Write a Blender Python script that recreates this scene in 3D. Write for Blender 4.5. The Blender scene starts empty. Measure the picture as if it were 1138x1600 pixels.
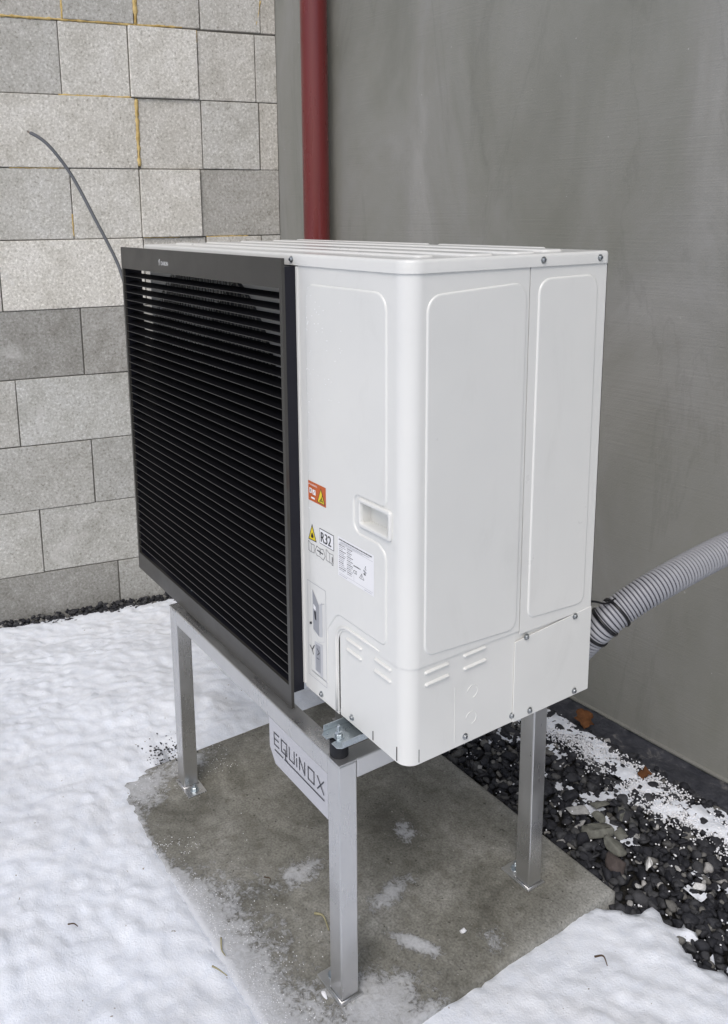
import bpy, bmesh, math, random
import numpy as np
from mathutils import Vector, Matrix
R = math.radians
random.seed(7)
rng = np.random.default_rng(11)
sc = bpy.context.scene
COL = sc.collection

# ------------------------------------------------------------------ camera
F_ = 1328.337
CAM = Vector((1.0284, -0.8050, 0.9354)); YAW, PIT, ROL = 0.9905, -0.1896, -0.0115
fw = Vector((-math.sin(YAW)*math.cos(PIT), math.cos(YAW)*math.cos(PIT), math.sin(PIT)))
rt = Vector((math.cos(YAW), math.sin(YAW), 0)); up = rt.cross(fw)
rt2 = rt*math.cos(ROL)+up*math.sin(ROL); up2 = -rt*math.sin(ROL)+up*math.cos(ROL)
cd = bpy.data.cameras.new('camera'); cam = bpy.data.objects.new('camera', cd); COL.objects.link(cam)
M = Matrix((rt2, up2, -fw)).transposed().to_4x4(); M.translation = CAM
cam.matrix_world = M
cd.sensor_fit = 'HORIZONTAL'; cd.sensor_width = 36; cd.lens = F_/1138*36
cd.shift_x = (569-527.18)/1138; cd.shift_y = -(800-591.47)/1138
cd.clip_start = 0.02; cd.clip_end = 400
sc.camera = cam

# ------------------------------------------------------------------ world, sun, exposure
SUN_EL, SUN_AZ = 50, -50          # degrees; azimuth of the sun measured from +X towards +Y
w = bpy.data.worlds.new('World'); sc.world = w; w.use_nodes = True
nt = w.node_tree; nt.nodes.clear()
sky = nt.nodes.new('ShaderNodeTexSky'); sky.sky_type = 'NISHITA'; sky.sun_disc = False
sky.sun_elevation = R(SUN_EL); sky.sun_rotation = R(90-SUN_AZ)
sky.air_density = 1.0; sky.dust_density = 3.0; sky.ozone_density = 1.0
hs = nt.nodes.new('ShaderNodeHueSaturation'); hs.inputs['Saturation'].default_value = 0.90
bg = nt.nodes.new('ShaderNodeBackground'); bg.inputs['Strength'].default_value = 0.12
wo = nt.nodes.new('ShaderNodeOutputWorld')
nt.links.new(sky.outputs[0], hs.inputs['Color']); nt.links.new(hs.outputs[0], bg.inputs[0]); nt.links.new(bg.outputs[0], wo.inputs[0])
sd = bpy.data.lights.new('sun', 'SUN'); sd.energy = 1.35; sd.angle = R(35); sd.color = (1, 0.98, 0.955)
sun = bpy.data.objects.new('sun', sd); COL.objects.link(sun)
dirv = Vector((math.cos(R(SUN_AZ))*math.cos(R(SUN_EL)), math.sin(R(SUN_AZ))*math.cos(R(SUN_EL)), math.sin(R(SUN_EL))))
sun.rotation_euler = dirv.to_track_quat('Z', 'Y').to_euler()
sc.view_settings.view_transform = 'Standard'; sc.view_settings.look = 'None'
sc.view_settings.gamma = 1; sc.view_settings.use_curve_mapping = False
sc.view_settings.exposure = 0.0
sc.render.engine = 'CYCLES'

# ------------------------------------------------------------------ dimensions
D = 0.459; ZL = 0.8462; HT = 0.868; YS = 0.2625; ZM = 0.182
XL = -1.104                           # left end of the cabinet
H = -0.5625                           # top of the slab
LX, LY, LS, LX2, LY2, ZB = -0.1333, -0.0497, 0.0404, -0.8893, 0.4555, -0.0495
GA, BA = 0.0571, -0.1904
O = Vector((-2.2877, 1.0797, 0))
GE = Vector((math.cos(GA), math.sin(GA), 0)); GN = Vector((math.sin(GA), -math.cos(GA), 0))
KE = Vector((math.sin(BA), -math.cos(BA), 0)); KN = Vector((math.cos(BA), math.sin(BA), 0))

# ------------------------------------------------------------------ materials
def mat(name, col, rough=0.5, metal=0.0, spec=0.5, coat=0.0):
    m = bpy.data.materials.new(name); m.use_nodes = True
    b = m.node_tree.nodes['Principled BSDF']
    b.inputs['Base Color'].default_value = (*col, 1); b.inputs['Roughness'].default_value = rough
    b.inputs['Metallic'].default_value = metal; b.inputs['Specular IOR Level'].default_value = spec
    b.inputs['Coat Weight'].default_value = coat; b.inputs['Coat Roughness'].default_value = 0.12
    return m
class NB:
    """small node-building helper"""
    def __init__(s, m): s.t = m.node_tree; s.b = s.t.nodes['Principled BSDF']; s._c = None
    def n(s, ty, **kw):
        x = s.t.nodes.new(ty)
        for k, v in kw.items(): setattr(x, k, v)
        return x
    def l(s, a, b): s.t.links.new(a, b)
    def coord(s, scale=(1, 1, 1), kind='Object'):
        tc = s.n('ShaderNodeTexCoord'); mp = s.n('ShaderNodeMapping'); mp.inputs['Scale'].default_value = scale
        s.l(tc.outputs[kind], mp.inputs[0]); return mp.outputs[0]
    def gcoord(s, scale=(1, 1, 1)):
        g = s.n('ShaderNodeNewGeometry'); mp = s.n('ShaderNodeMapping'); mp.inputs['Scale'].default_value = scale
        s.l(g.outputs['Position'], mp.inputs[0]); return mp.outputs[0]
    def noise(s, co, scale, det=4, rough=0.55, dist=0):
        x = s.n('ShaderNodeTexNoise'); x.inputs['Scale'].default_value = scale; x.inputs['Detail'].default_value = det
        x.inputs['Roughness'].default_value = rough; x.inputs['Distortion'].default_value = dist
        s.l(co, x.inputs['Vector']); return x.outputs['Fac']
    def ramp(s, fac, stops):
        x = s.n('ShaderNodeValToRGB'); e = x.color_ramp.elements
        while len(e) < len(stops): e.new(0.5)
        for i, (p, c) in enumerate(stops):
            e[i].position = p; e[i].color = (c, c, c, 1) if isinstance(c, (int, float)) else (*c, 1)
        s.l(fac, x.inputs[0]); return x.outputs[0]
    def mix(s, fac, a, b, mode='MIX'):
        x = s.n('ShaderNodeMix', data_type='RGBA', blend_type=mode)
        for sk, v in ((x.inputs[0], fac), (x.inputs[6], a), (x.inputs[7], b)):
            if isinstance(v, (int, float)): sk.default_value = v
            elif isinstance(v, tuple): sk.default_value = (*v, 1)
            else: s.l(v, sk)
        return x.outputs[2]
    def math(s, op, a, b=0.5, clamp=False):
        x = s.n('ShaderNodeMath', operation=op, use_clamp=clamp)
        for sk, v in ((x.inputs[0], a), (x.inputs[1], b)):
            if isinstance(v, (int, float)): sk.default_value = v
            else: s.l(v, sk)
        return x.outputs[0]
    def bump(s, h, dist=0.002, strength=0.6, prev=None):
        x = s.n('ShaderNodeBump'); x.inputs['Distance'].default_value = dist; x.inputs['Strength'].default_value = strength
        s.l(h, x.inputs['Height'])
        if prev is not None: s.l(prev, x.inputs['Normal'])
        return x.outputs[0]
    def col(s, c): s.l(c, s.b.inputs['Base Color'])
    def rgh(s, c): s.l(c, s.b.inputs['Roughness'])
    def nrm(s, c): s.l(c, s.b.inputs['Normal'])

MT = {}
# white powder-coated sheet metal, faint orange peel and smudges
m = mat('white_paint', (0.80, 0.80, 0.785), 0.33, 0, 0.5, 0.5); n = NB(m)
co = n.gcoord(); a = n.noise(co, 3.5, 3); n.col(n.mix(n.ramp(n.noise(n.gcoord((1, 1, .35)), 13, 7, .7, .6), [(0.55, 0.0), (0.75, 0.12)]), n.ramp(a, [(0.3, (0.735, 0.738, 0.715)), (0.7, (0.785, 0.783, 0.755))]), (0.45, 0.44, 0.41)))
n.rgh(n.ramp(n.noise(co, 9, 5), [(0.3, 0.27), (0.7, 0.42)]))
wv = n.bump(n.noise(co, 2.2, 1), 0.004, 0.25); n.nrm(n.bump(n.noise(co, 420, 2), 0.0004, 0.12, wv)); MT['white'] = m
# grille bezel dark grey
m = mat('dark_grille', (0.040, 0.038, 0.034), 0.32, 0.0, 0.5); n = NB(m); co = n.gcoord()
n.rgh(n.ramp(n.noise(co, 14, 4), [(0.3, 0.30), (0.7, 0.42)])); n.nrm(n.bump(n.noise(co, 600, 2), 0.0003, 0.2)); MT['bezel'] = m
MT['edge'] = mat('slat_edge_sheen', (0.060, 0.059, 0.057), 0.38, 0, 0.5)  # paler than the blades: sheen of the front lips put into the colour
MT['blade'] = mat('slat_black', (0.003, 0.003, 0.0045), 0.75, 0, 0.12)
MT['box'] = mat('black_plastic', (0.006, 0.006, 0.012), 0.5, 0, 0.35)
MT['wire'] = mat('guard_wire', (0.19, 0.185, 0.17), 0.45)
MT['coil'] = mat('coil_dark', (0.01, 0.011, 0.012), 0.6)
MT['fan'] = mat('fan_grey', (0.03, 0.03, 0.032), 0.5)
MT['rubber'] = mat('rubber', (0.007, 0.008, 0.011), 0.6, 0, 0.4)
MT['zip'] = mat('cable_tie', (0.006, 0.006, 0.008), 0.35)
MT['dark'] = mat('slot_shade', (0.02, 0.02, 0.022), 0.8)  # dark colour painted for the shade inside slots and screw heads
# brushed stainless steel of the stand
m = mat('stainless_steel', (0.50, 0.50, 0.50), 0.36, 0.9); n = NB(m)
co = n.gcoord((1, 1, 0.05)); a = n.noise(co, 160, 3); b = n.noise(n.gcoord(), 7, 5)
n.col(n.ramp(b, [(0.3, (0.56, 0.56, 0.565)), (0.7, (0.66, 0.66, 0.655))]))
n.rgh(n.math('ADD', n.math('MULTIPLY', a, 0.16), n.math('MULTIPLY', b, 0.46))); n.nrm(n.bump(a, 0.0002, 0.10)); MT['steel'] = m
MT['signsteel'] = mat('matt_steel_plate', (0.60, 0.60, 0.63), 0.42, 0.55)
m = mat('galvanised', (0.48, 0.53, 0.56), 0.32, 0.9); n = NB(m); co = n.gcoord()
n.rgh(n.ramp(n.noise(co, 120, 3), [(0.3, 0.22), (0.7, 0.48)])); MT['galv'] = m
MT['screw'] = mat('screw_steel', (0.45, 0.47, 0.48), 0.28, 0.95)
MT['letter'] = mat('cut_letter', (0.04, 0.042, 0.055), 0.6)
# concrete blocks (per-block tone in the object colour)
m = mat('aggregate_block', (0.4, 0.4, 0.38), 0.92, 0, 0.2); n = NB(m)
oi = n.n('ShaderNodeObjectInfo'); co = n.gcoord()
g1 = n.noise(co, 105, 5, 0.75); g2 = n.noise(co, 9, 6, 0.65, 0.4); g3 = n.noise(co, 48, 4, 0.6)
base = n.ramp(g1, [(0.31, (0.40, 0.385, 0.35)), (0.42, (0.84, 0.83, 0.80)), (0.55, (1.0, 0.995, 0.98)), (0.67, (1.40, 1.40, 1.39))])
c = n.mix(1.0, oi.outputs['Color'], base, 'MULTIPLY')
c = n.mix(1.0, c, n.ramp(g2, [(0.28, (0.80, 0.79, 0.76)), (0.5, (1.0, 0.995, 0.98)), (0.75, (1.12, 1.12, 1.13))]), 'MULTIPLY')
pale = n.ramp(n.noise(co, 5.5, 8, 0.75, 1.2), [(0.56, 0.0), (0.68, 0.55)])
c = n.mix(n.math('MULTIPLY', pale, oi.outputs['Alpha']), c, (0.62, 0.61, 0.59)); n.col(c)
b1 = n.bump(g3, 0.003, 0.35); n.nrm(n.bump(g1, 0.0025, 0.55, b1)); MT['block'] = m
m = mat('yellow_foam', (0.58, 0.42, 0.16), 0.85, 0, 0.2); n = NB(m); co = n.gcoord()
n.col(n.ramp(n.noise(co, 40, 5), [(0.3, (0.42, 0.28, 0.09)), (0.6, (0.66, 0.50, 0.22))])); n.nrm(n.bump(n.noise(co, 90, 3), 0.004, 0.8)); MT['foam'] = m
MT['mortar'] = mat('dark_joint', (0.20, 0.19, 0.17), 0.95, 0, 0.1)
# smooth base-coat render
m = mat('grey_render', (0.24, 0.24, 0.225), 0.8, 0, 0.25); n = NB(m)
tc = n.n('ShaderNodeTexCoord'); ob = tc.outputs['Object']
def mp(scale):
    x = n.n('ShaderNodeMapping'); x.inputs['Scale'].default_value = scale; n.l(ob, x.inputs[0]); return x.outputs[0]
big = n.noise(mp((1, 1, 0.45)), 1.7, 7, 0.6, 1.2); pat = n.noise(mp((1.0, 1, 0.5)), 4.3, 6, 0.6, 0.7)
comb = n.noise(mp((2.5, 1, 150)), 1.0, 3, 0.5, 0.3); cmask = n.ramp(n.noise(mp((1, 1, 1.4)), 2.3, 4, 0.6, 0.6), [(0.42, 0.08), (0.62, 1.0)])
c = n.ramp(big, [(0.28, (0.200, 0.202, 0.180)), (0.45, (0.242, 0.243, 0.220)), (0.58, (0.262, 0.261, 0.243)), (0.72, (0.315, 0.312, 0.298))])
c = n.mix(1.0, c, n.ramp(pat, [(0.3, (0.93, 0.93, 0.91)), (0.5, (1, 1, 1)), (0.7, (1.06, 1.06, 1.08))]), 'MULTIPLY')
seam = n.ramp(n.noise(mp((1.6, 1, 0.35)), 1.3, 9, 0.62, 0.6), [(0.49, 0.0), (0.5, 1.0), (0.51, 0.0)])
c = n.mix(n.math('MULTIPLY', seam, 0.14), c, (0.12, 0.12, 0.11))
fleck = n.ramp(n.noise(mp((1, 1, 1)), 75, 2, 0.4), [(0.76, 0.0), (0.79, 0.6)])
c = n.mix(fleck, c, (0.55, 0.54, 0.52)); n.col(c)
hc = n.math('MULTIPLY', comb, cmask)
b1 = n.bump(hc, 0.003, 0.30); b2 = n.bump(pat, 0.012, 0.22, b1); n.nrm(n.bump(n.noise(mp((1, 1, 1)), 190, 5, 0.7), 0.0018, 0.45, b2)); MT['render'] = m
m = mat('bitumen_membrane', (0.03, 0.032, 0.04), 0.6, 0, 0.4); n = NB(m); co = n.gcoord()
n.col(n.ramp(n.noise(co, 26, 7, 0.7, 0.5), [(0.35, (0.022, 0.024, 0.032)), (0.58, (0.05, 0.052, 0.062)), (0.70, (0.16, 0.155, 0.15))])); n.nrm(n.bump(n.noise(co, 60, 5), 0.006, 0.8)); MT['membrane'] = m
# burgundy downpipe
m = mat('burgundy_coated_metal', (0.20, 0.022, 0.026), 0.3, 0, 0.5, 0.3); n = NB(m); co = n.gcoord((1, 1, 0.25))
n.col(n.ramp(n.noise(co, 9, 4), [(0.3, (0.130, 0.016, 0.017)), (0.7, (0.160, 0.020, 0.020))])); n.rgh(n.ramp(n.noise(co, 20, 4), [(0.3, 0.24), (0.7, 0.34)])); MT['pipe'] = m
m = mat('hose_grey', (0.33, 0.335, 0.36), 0.40, 0, 0.5); MT['hose'] = m
MT['groove_shade'] = mat('hose_groove_shade', (0.05, 0.05, 0.065), 0.6)  # dark rings paint the shade between the ribs of the grey hose
MT['cable'] = mat('cable_sheath', (0.115, 0.12, 0.13), 0.5)
MT['copper'] = mat('copper_end', (0.25, 0.20, 0.17), 0.35, 0.9)
# slab concrete; attribute frost = scuffed frozen snow stuck to it, attribute dry = dry pale corner
m = mat('slab_concrete', (0.16, 0.155, 0.14), 0.75, 0, 0.35); n = NB(m); co = n.gcoord()
n1 = n.noise(co, 5, 7, 0.62, 0.6); n2 = n.noise(co, 34, 6, 0.68, 0.3); n3 = n.noise(co, 190, 3, 0.6)
c = n.ramp(n1, [(0.28, (0.105, 0.102, 0.088)), (0.42, (0.165, 0.162, 0.140)), (0.56, (0.225, 0.221, 0.196)), (0.70, (0.290, 0.285, 0.26))])
c = n.mix(1.0, c, n.ramp(n2, [(0.3, (0.70, 0.68, 0.64)), (0.5, (1, 1, 1)), (0.72, (1.28, 1.28, 1.27))]), 'MULTIPLY')
at = n.n('ShaderNodeAttribute', attribute_name='dry'); c = n.mix(at.outputs['Fac'], c, n.mix(1.0, n.ramp(n1, [(0.3, (0.27, 0.27, 0.25)), (0.7, (0.38, 0.38, 0.36))]), n.ramp(n2, [(0.3, 0.85), (0.7, 1.12)]), 'MULTIPLY'))
hair = n.ramp(n.noise(co, 14, 3, 0.5, 2.5), [(0.49, 0.0), (0.5, 1.0), (0.51, 0.0)]); c = n.mix(n.math('MULTIPLY', hair, 0.22), c, (0.07, 0.065, 0.055))
c = n.mix(1.0, c, n.ramp(n3, [(0.33, 0.70), (0.5, 1.0), (0.68, 1.22)]), 'MULTIPLY'); pores = n.ramp(n.noise(co, 95, 2, 0.4), [(0.23, 0.75), (0.29, 0.0)]); c = n.mix(pores, c, (0.045, 0.042, 0.036)); grit = n.ramp(n.noise(co, 130, 1, 0.3), [(0.74, 0.0), (0.80, 0.7)]); c = n.mix(grit, c, (0.42, 0.41, 0.39))
af = n.n('ShaderNodeAttribute', attribute_name='frost')
fn = n.noise(co, 75, 8, 0.82, 0.6); fn2 = n.noise(co, 17, 6, 0.7, 1.0)
thr = n.math('SUBTRACT', n.math('ADD', n.math('MULTIPLY', fn, 0.75), n.math('MULTIPLY', fn2, 0.5)), n.math('SUBTRACT', 1.0, af.outputs['Fac']))
fm = n.ramp(thr, [(0.03, 0.0), (0.12, 0.45), (0.24, 0.62), (0.45, 0.86)])
c = n.mix(fm, c, (0.66, 0.68, 0.72)); n.col(c)
n.rgh(n.ramp(n2, [(0.3, 0.55), (0.7, 0.85)])); hb = n.bump(n2, 0.003, 0.5); hb = n.bump(fm, 0.003, 0.7, hb); n.nrm(n.bump(n3, 0.0016, 0.6, hb)); MT['slab'] = m
# snow
m = mat('snow', (0.84, 0.87, 0.92), 0.62, 0, 0.35); n = NB(m); co = n.gcoord()
s1 = n.noise(co, 6, 5, 0.6); s2 = n.noise(co, 28, 6, 0.68, 0.2); s3 = n.noise(co, 260, 3, 0.65); s4 = n.noise(co, 2.6, 6, 0.65, 0.8)
c = n.ramp(s2, [(0.3, (0.78, 0.825, 0.905)), (0.6, (0.85, 0.885, 0.945))])
c = n.mix(n.ramp(s4, [(0.52, 0.0), (0.75, 0.40)]), c, (0.66, 0.65, 0.64))
sp = n.ramp(n.noise(co, 85, 2, 0.4), [(0.765, 0.0), (0.785, 0.8)]); c = n.mix(sp, c, (0.22, 0.17, 0.12)); n.col(c)
b1 = n.bump(s2, 0.007, 0.28); b1 = n.bump(n.noise(co, 120, 6, 0.75), 0.003, 0.55, b1); n.nrm(n.bump(s3, 0.002, 0.6, b1)); MT['snow'] = m
MT['snowgrain'] = mat('snow_grains', (0.86, 0.87, 0.90), 0.6, 0, 0.3)
m = mat('dark_basalt', (0.03, 0.03, 0.034), 0.72, 0, 0.35); n = NB(m); co = n.gcoord()
at = n.n('ShaderNodeAttribute', attribute_name='tone')
c = n.ramp(at.outputs['Fac'], [(0.0, (0.016, 0.017, 0.022)), (0.45, (0.029, 0.030, 0.036)), (0.8, (0.055, 0.056, 0.060)), (0.92, (0.13, 0.127, 0.118)), (1.0, (0.34, 0.335, 0.325))])
c = n.mix(1.0, c, n.ramp(n.noise(co, 90, 5, 0.65), [(0.3, 0.65), (0.5, 1.0), (0.75, 1.5)]), 'MULTIPLY'); n.col(c)
n.nrm(n.bump(n.noise(co, 130, 4, 0.65), 0.002, 0.6)); MT['stone'] = m
def stonemat(name, c):
    m = mat(name, c, 0.85, 0, 0.25); n = NB(m); co = n.gcoord(); x = n.noise(co, 55, 6, 0.65)
    n.col(n.mix(1.0, c, n.ramp(x, [(0.3, 0.6), (0.7, 1.25)]), 'MULTIPLY')); n.nrm(n.bump(x, 0.004, 0.7)); return m
MT['mortarbit'] = stonemat('broken_mortar', (0.17, 0.172, 0.15)); MT['palestone'] = stonemat('pale_stone', (0.42, 0.42, 0.41))
MT['whitestone'] = stonemat('white_stone', (0.75, 0.75, 0.74)); MT['brownstone'] = stonemat('brown_stone', (0.085, 0.07, 0.066))
MT['rustleaf'] = stonemat('dead_leaf', (0.14, 0.058, 0.022)); MT['straw'] = stonemat('dry_grass', (0.36, 0.33, 0.20)); MT['twig'] = stonemat('twig', (0.09, 0.06, 0.04))
m = mat('soil', (0.035, 0.033, 0.03), 0.95, 0, 0.2); n = NB(m); co = n.gcoord(); n.col(n.ramp(n.noise(co, 50, 6), [(0.3, (0.018, 0.018, 0.018)), (0.7, (0.05, 0.047, 0.042))])); n.nrm(n.bump(n.noise(co, 60, 6, 0.7), 0.01, 0.9)); MT['soil'] = m
# print colours
for k, c in dict(orange=(0.55, 0.12, 0.03), yellow=(0.80, 0.62, 0.03), ink=(0.02, 0.02, 0.025), label=(0.86, 0.86, 0.88), print_grey=(0.33, 0.34, 0.37), print_light=(0.55, 0.56, 0.58), silver=(0.62, 0.62, 0.62)).items():
    MT[k] = mat('print_'+k, c, 0.4, 0, 0.4)

# ------------------------------------------------------------------ object helpers
def link(name, me, parent=None, loc=None):
    o = bpy.data.objects.new(name, me); COL.objects.link(o)
    if parent is not None: o.parent = parent
    if loc is not None: o.location = loc
    return o
def obj(name, bm, mats, parent=None, smooth=False, bevel=0, loc=None):
    me = bpy.data.meshes.new(name); bm.normal_update(); bm.to_mesh(me); bm.free()
    for mm in (mats if isinstance(mats, (list, tuple)) else [mats]): me.materials.append(MT[mm])
    if smooth: me.shade_smooth()
    o = link(name, me, parent, loc)
    if smooth == 'auto' or bevel:
        pass
    if bevel:
        b = o.modifiers.new('bevel', 'BEVEL'); b.width = bevel; b.segments = 2; b.limit_method = 'ANGLE'; b.angle_limit = R(40)
    return o
def thing(name, label, cat, loc=(0, 0, 0), group=None):
    o = bpy.data.objects.new(name, None); COL.objects.link(o); o.location = loc; o.empty_display_size = 0.05
    return tag(o, label, cat, group)
def tag(o, label, cat, group=None, kind=None):
    if label: o['label'] = label
    if cat: o['category'] = cat
    if group: o['group'] = group
    if kind: o['kind'] = kind
    return o
def box(bm, x0, x1, y0, y1, z0, z1, mi=0):
    v = [bm.verts.new((x, y, z)) for x in (x0, x1) for y in (y0, y1) for z in (z0, z1)]
    for f in ((0, 1, 3, 2), (4, 6, 7, 5), (0, 4, 5, 1), (2, 3, 7, 6), (0, 2, 6, 4), (1, 5, 7, 3)):
        fc = bm.faces.new([v[i] for i in f]); fc.material_index = mi
    return bm
def bx(*a, mi=0): return box(bmesh.new(), *a, mi=mi)
def prism(bm, pts, axis, a, b, mi=0):
    """extrude a 2-D outline; axis 'y': pts=(x,z); 'x': pts=(y,z); 'z': pts=(x,y)"""
    def P(p, t): return {'y': (p[0], t, p[1]), 'x': (t, p[0], p[1]), 'z': (p[0], p[1], t)}[axis]
    A = [bm.verts.new(P(p, a)) for p in pts]; B = [bm.verts.new(P(p, b)) for p in pts]
    N = len(pts); fs = []
    for i in range(N): fs.append(bm.faces.new((A[i], A[(i+1) % N], B[(i+1) % N], B[i])))
    fs.append(bm.faces.new(A[::-1])); fs.append(bm.faces.new(B))
    for f in fs: f.material_index = mi
    bmesh.ops.recalc_face_normals(bm, faces=fs)
def lathe(bm, prof, M=Matrix.Identity(4), seg=16, mi=0):
    """prof: list of (r, z) from bottom to top, closed with caps"""
    rings = []
    for r, z in prof:
        rings.append([bm.verts.new(M @ Vector((r*math.cos(2*math.pi*i/seg), r*math.sin(2*math.pi*i/seg), z))) for i in range(seg)])
    for a, b in zip(rings, rings[1:]):
        for i in range(seg): bm.faces.new((a[i], a[(i+1) % seg], b[(i+1) % seg], b[i])).material_index = mi
    bm.faces.new(rings[0][::-1]).material_index = mi; bm.faces.new(rings[-1]).material_index = mi
def tube(bm, pts, r, seg=12, mi=0, caps=True, rf=None):
    pts = [Vector(p) for p in pts]; N = len(pts); rings = []
    t0 = (pts[1]-pts[0]).normalized(); u = t0.orthogonal().normalized()
    for i, p in enumerate(pts):
        t = (pts[min(i+1, N-1)]-pts[max(i-1, 0)]).normalized(); u = (u-t*u.dot(t)).normalized(); v = t.cross(u)
        rr = rf(i) if rf else r
        rings.append([bm.verts.new(p+(u*math.cos(2*math.pi*k/seg)+v*math.sin(2*math.pi*k/seg))*rr) for k in range(seg)])
    for j, (a, b) in enumerate(zip(rings, rings[1:])):
        for i in range(seg):
            f = bm.faces.new((a[i], a[(i+1) % seg], b[(i+1) % seg], b[i])); f.material_index = mi(j) if callable(mi) else mi; f.smooth = True
    if caps: bm.faces.new(rings[0][::-1]); bm.faces.new(rings[-1])
def rounded(pts, rad, n=6):
    """round the corners of a polygon; rad is one radius or one per corner"""
    out = []; N = len(pts); P = [Vector(p) for p in pts]
    for i in range(N):
        r = rad[i] if isinstance(rad, (list, tuple)) else rad
        a, b, c = P[i-1], P[i], P[(i+1) % N]
        if r <= 0: out.append(tuple(b)); continue
        d1 = (a-b).normalized(); d2 = (c-b).normalized(); ang = d1.angle(d2); L = min(r/math.tan(ang/2), (a-b).length*.49, (c-b).length*.49)
        r2 = L*math.tan(ang/2); ctr = b+(d1+d2).normalized()*(r2/math.sin(ang/2))
        s = b+d1*L-ctr; e = b+d2*L-ctr; tot = s.angle_signed(e) if s.length > 0 else 0
        for k in range(n+1):
            t = -tot*k/n; q = Vector((s.x*math.cos(t)-s.y*math.sin(t), s.x*math.sin(t)+s.y*math.cos(t)))
            out.append(tuple(ctr+q))
    return out
def inset(pts, d):
    N = len(pts); P = [Vector(p) for p in pts]
    area = sum(P[i].x*P[(i+1) % N].y-P[(i+1) % N].x*P[i].y for i in range(N)); s = 1 if area > 0 else -1; out = []
    for i in range(N):
        e1 = (P[i]-P[i-1]).normalized(); e2 = (P[(i+1) % N]-P[i]).normalized()
        n1 = Vector((-e1.y, e1.x))*s; n2 = Vector((-e2.y, e2.x))*s; nn = (n1+n2); nn = nn.normalized() if nn.length > 1e-6 else n1
        k = max(0.4, nn.dot(n1)); out.append(tuple(P[i]+nn*(d/k)))
    return out
def emboss(pts, axis, base, h, bevel=0.004, mi=0):
    """raised pressing: outline rises by h over a soft shoulder"""
    def P(p, t): return {'y': (p[0], t, p[1]), 'x': (t, p[0], p[1]), 'z': (p[0], p[1], t)}[axis]
    bm = bmesh.new(); lv = []
    for f, hh in ((0, -0.0006 if h > 0 else 0.0006), (0.15, 0.25*h), (0.4, 0.75*h), (0.72, 0.97*h), (1, h)):
        q = inset(pts, bevel*f) if f else pts
        lv.append([bm.verts.new(P(p, base+hh)) for p in q])
    N = len(pts)
    for A, B in zip(lv, lv[1:]):
        for i in range(N):
            f = bm.faces.new((A[i], A[(i+1) % N], B[(i+1) % N], B[i])); f.smooth = True
    f = bm.faces.new(lv[-1]); f.smooth = False
    bmesh.ops.recalc_face_normals(bm, faces=bm.faces[:])
    f.normal_update()
    d = {'y': f.normal.y, 'x': f.normal.x, 'z': f.normal.z}[axis]
    if d*h < 0: bmesh.ops.reverse_faces(bm, faces=bm.faces[:])
    return bm
def textgeo(s, size=1.0):
    c = bpy.data.curves.new('t', 'FONT'); c.body = s; c.size = size; c.resolution_u = 3
    o = bpy.data.objects.new('t', c); COL.objects.link(o); bpy.context.view_layer.update()
    me = bpy.data.meshes.new_from_object(o.evaluated_get(bpy.context.evaluated_depsgraph_get()))
    V = [tuple(v.co) for v in me.vertices]; Fc = [tuple(p.vertices) for p in me.polygons]
    bpy.data.objects.remove(o); bpy.data.curves.remove(c); bpy.data.meshes.remove(me); return V, Fc

# ------------------------------------------------------------------ numpy noise
_tab = rng.random((256, 256))
def vn(x, y):
    xi = np.floor(x).astype(int); yi = np.floor(y).astype(int); fx = x-xi; fy = y-yi
    fx = fx*fx*(3-2*fx); fy = fy*fy*(3-2*fy); t = lambda a, b: _tab[a % 256, b % 256]
    return (t(xi, yi)*(1-fx)+t(xi+1, yi)*fx)*(1-fy)+(t(xi, yi+1)*(1-fx)+t(xi+1, yi+1)*fx)*fy-0.5
def fbm(x, y, s, o=4, g=0.5):
    r = 0; a = 1
    for k in range(o): r = r+a*vn(x*s+17*k, y*s+31*k); s *= 2.03; a *= g
    return r
def sdist(X, Y, poly):
    """distance to polygon, positive outside"""
    d = np.full(X.shape, 1e9); ins = np.zeros(X.shape, bool); N = len(poly)
    for i in range(N):
        ax, ay = poly[i]; bx_, by_ = poly[(i+1) % N]; ex, ey = bx_-ax, by_-ay
        t = np.clip(((X-ax)*ex+(Y-ay)*ey)/(ex*ex+ey*ey), 0, 1)
        d = np.minimum(d, np.hypot(X-ax-t*ex, Y-ay-t*ey))
        if ay != by_:
            c = ((ay > Y) != (by_ > Y)) & (X < (bx_-ax)*(Y-ay)/(by_-ay)+ax); ins ^= c
    return np.where(ins, -d, d)
sst = lambda t: np.clip(t, 0, 1)**2*(3-2*np.clip(t, 0, 1))

def terrain(X, Y):
    """ground level: flat round the slab, falling towards the block wall"""
    d = (X-O.x)*KN.x+(Y-O.y)*KN.y
    return H-0.165*sst((1.22-d)/1.2)

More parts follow.
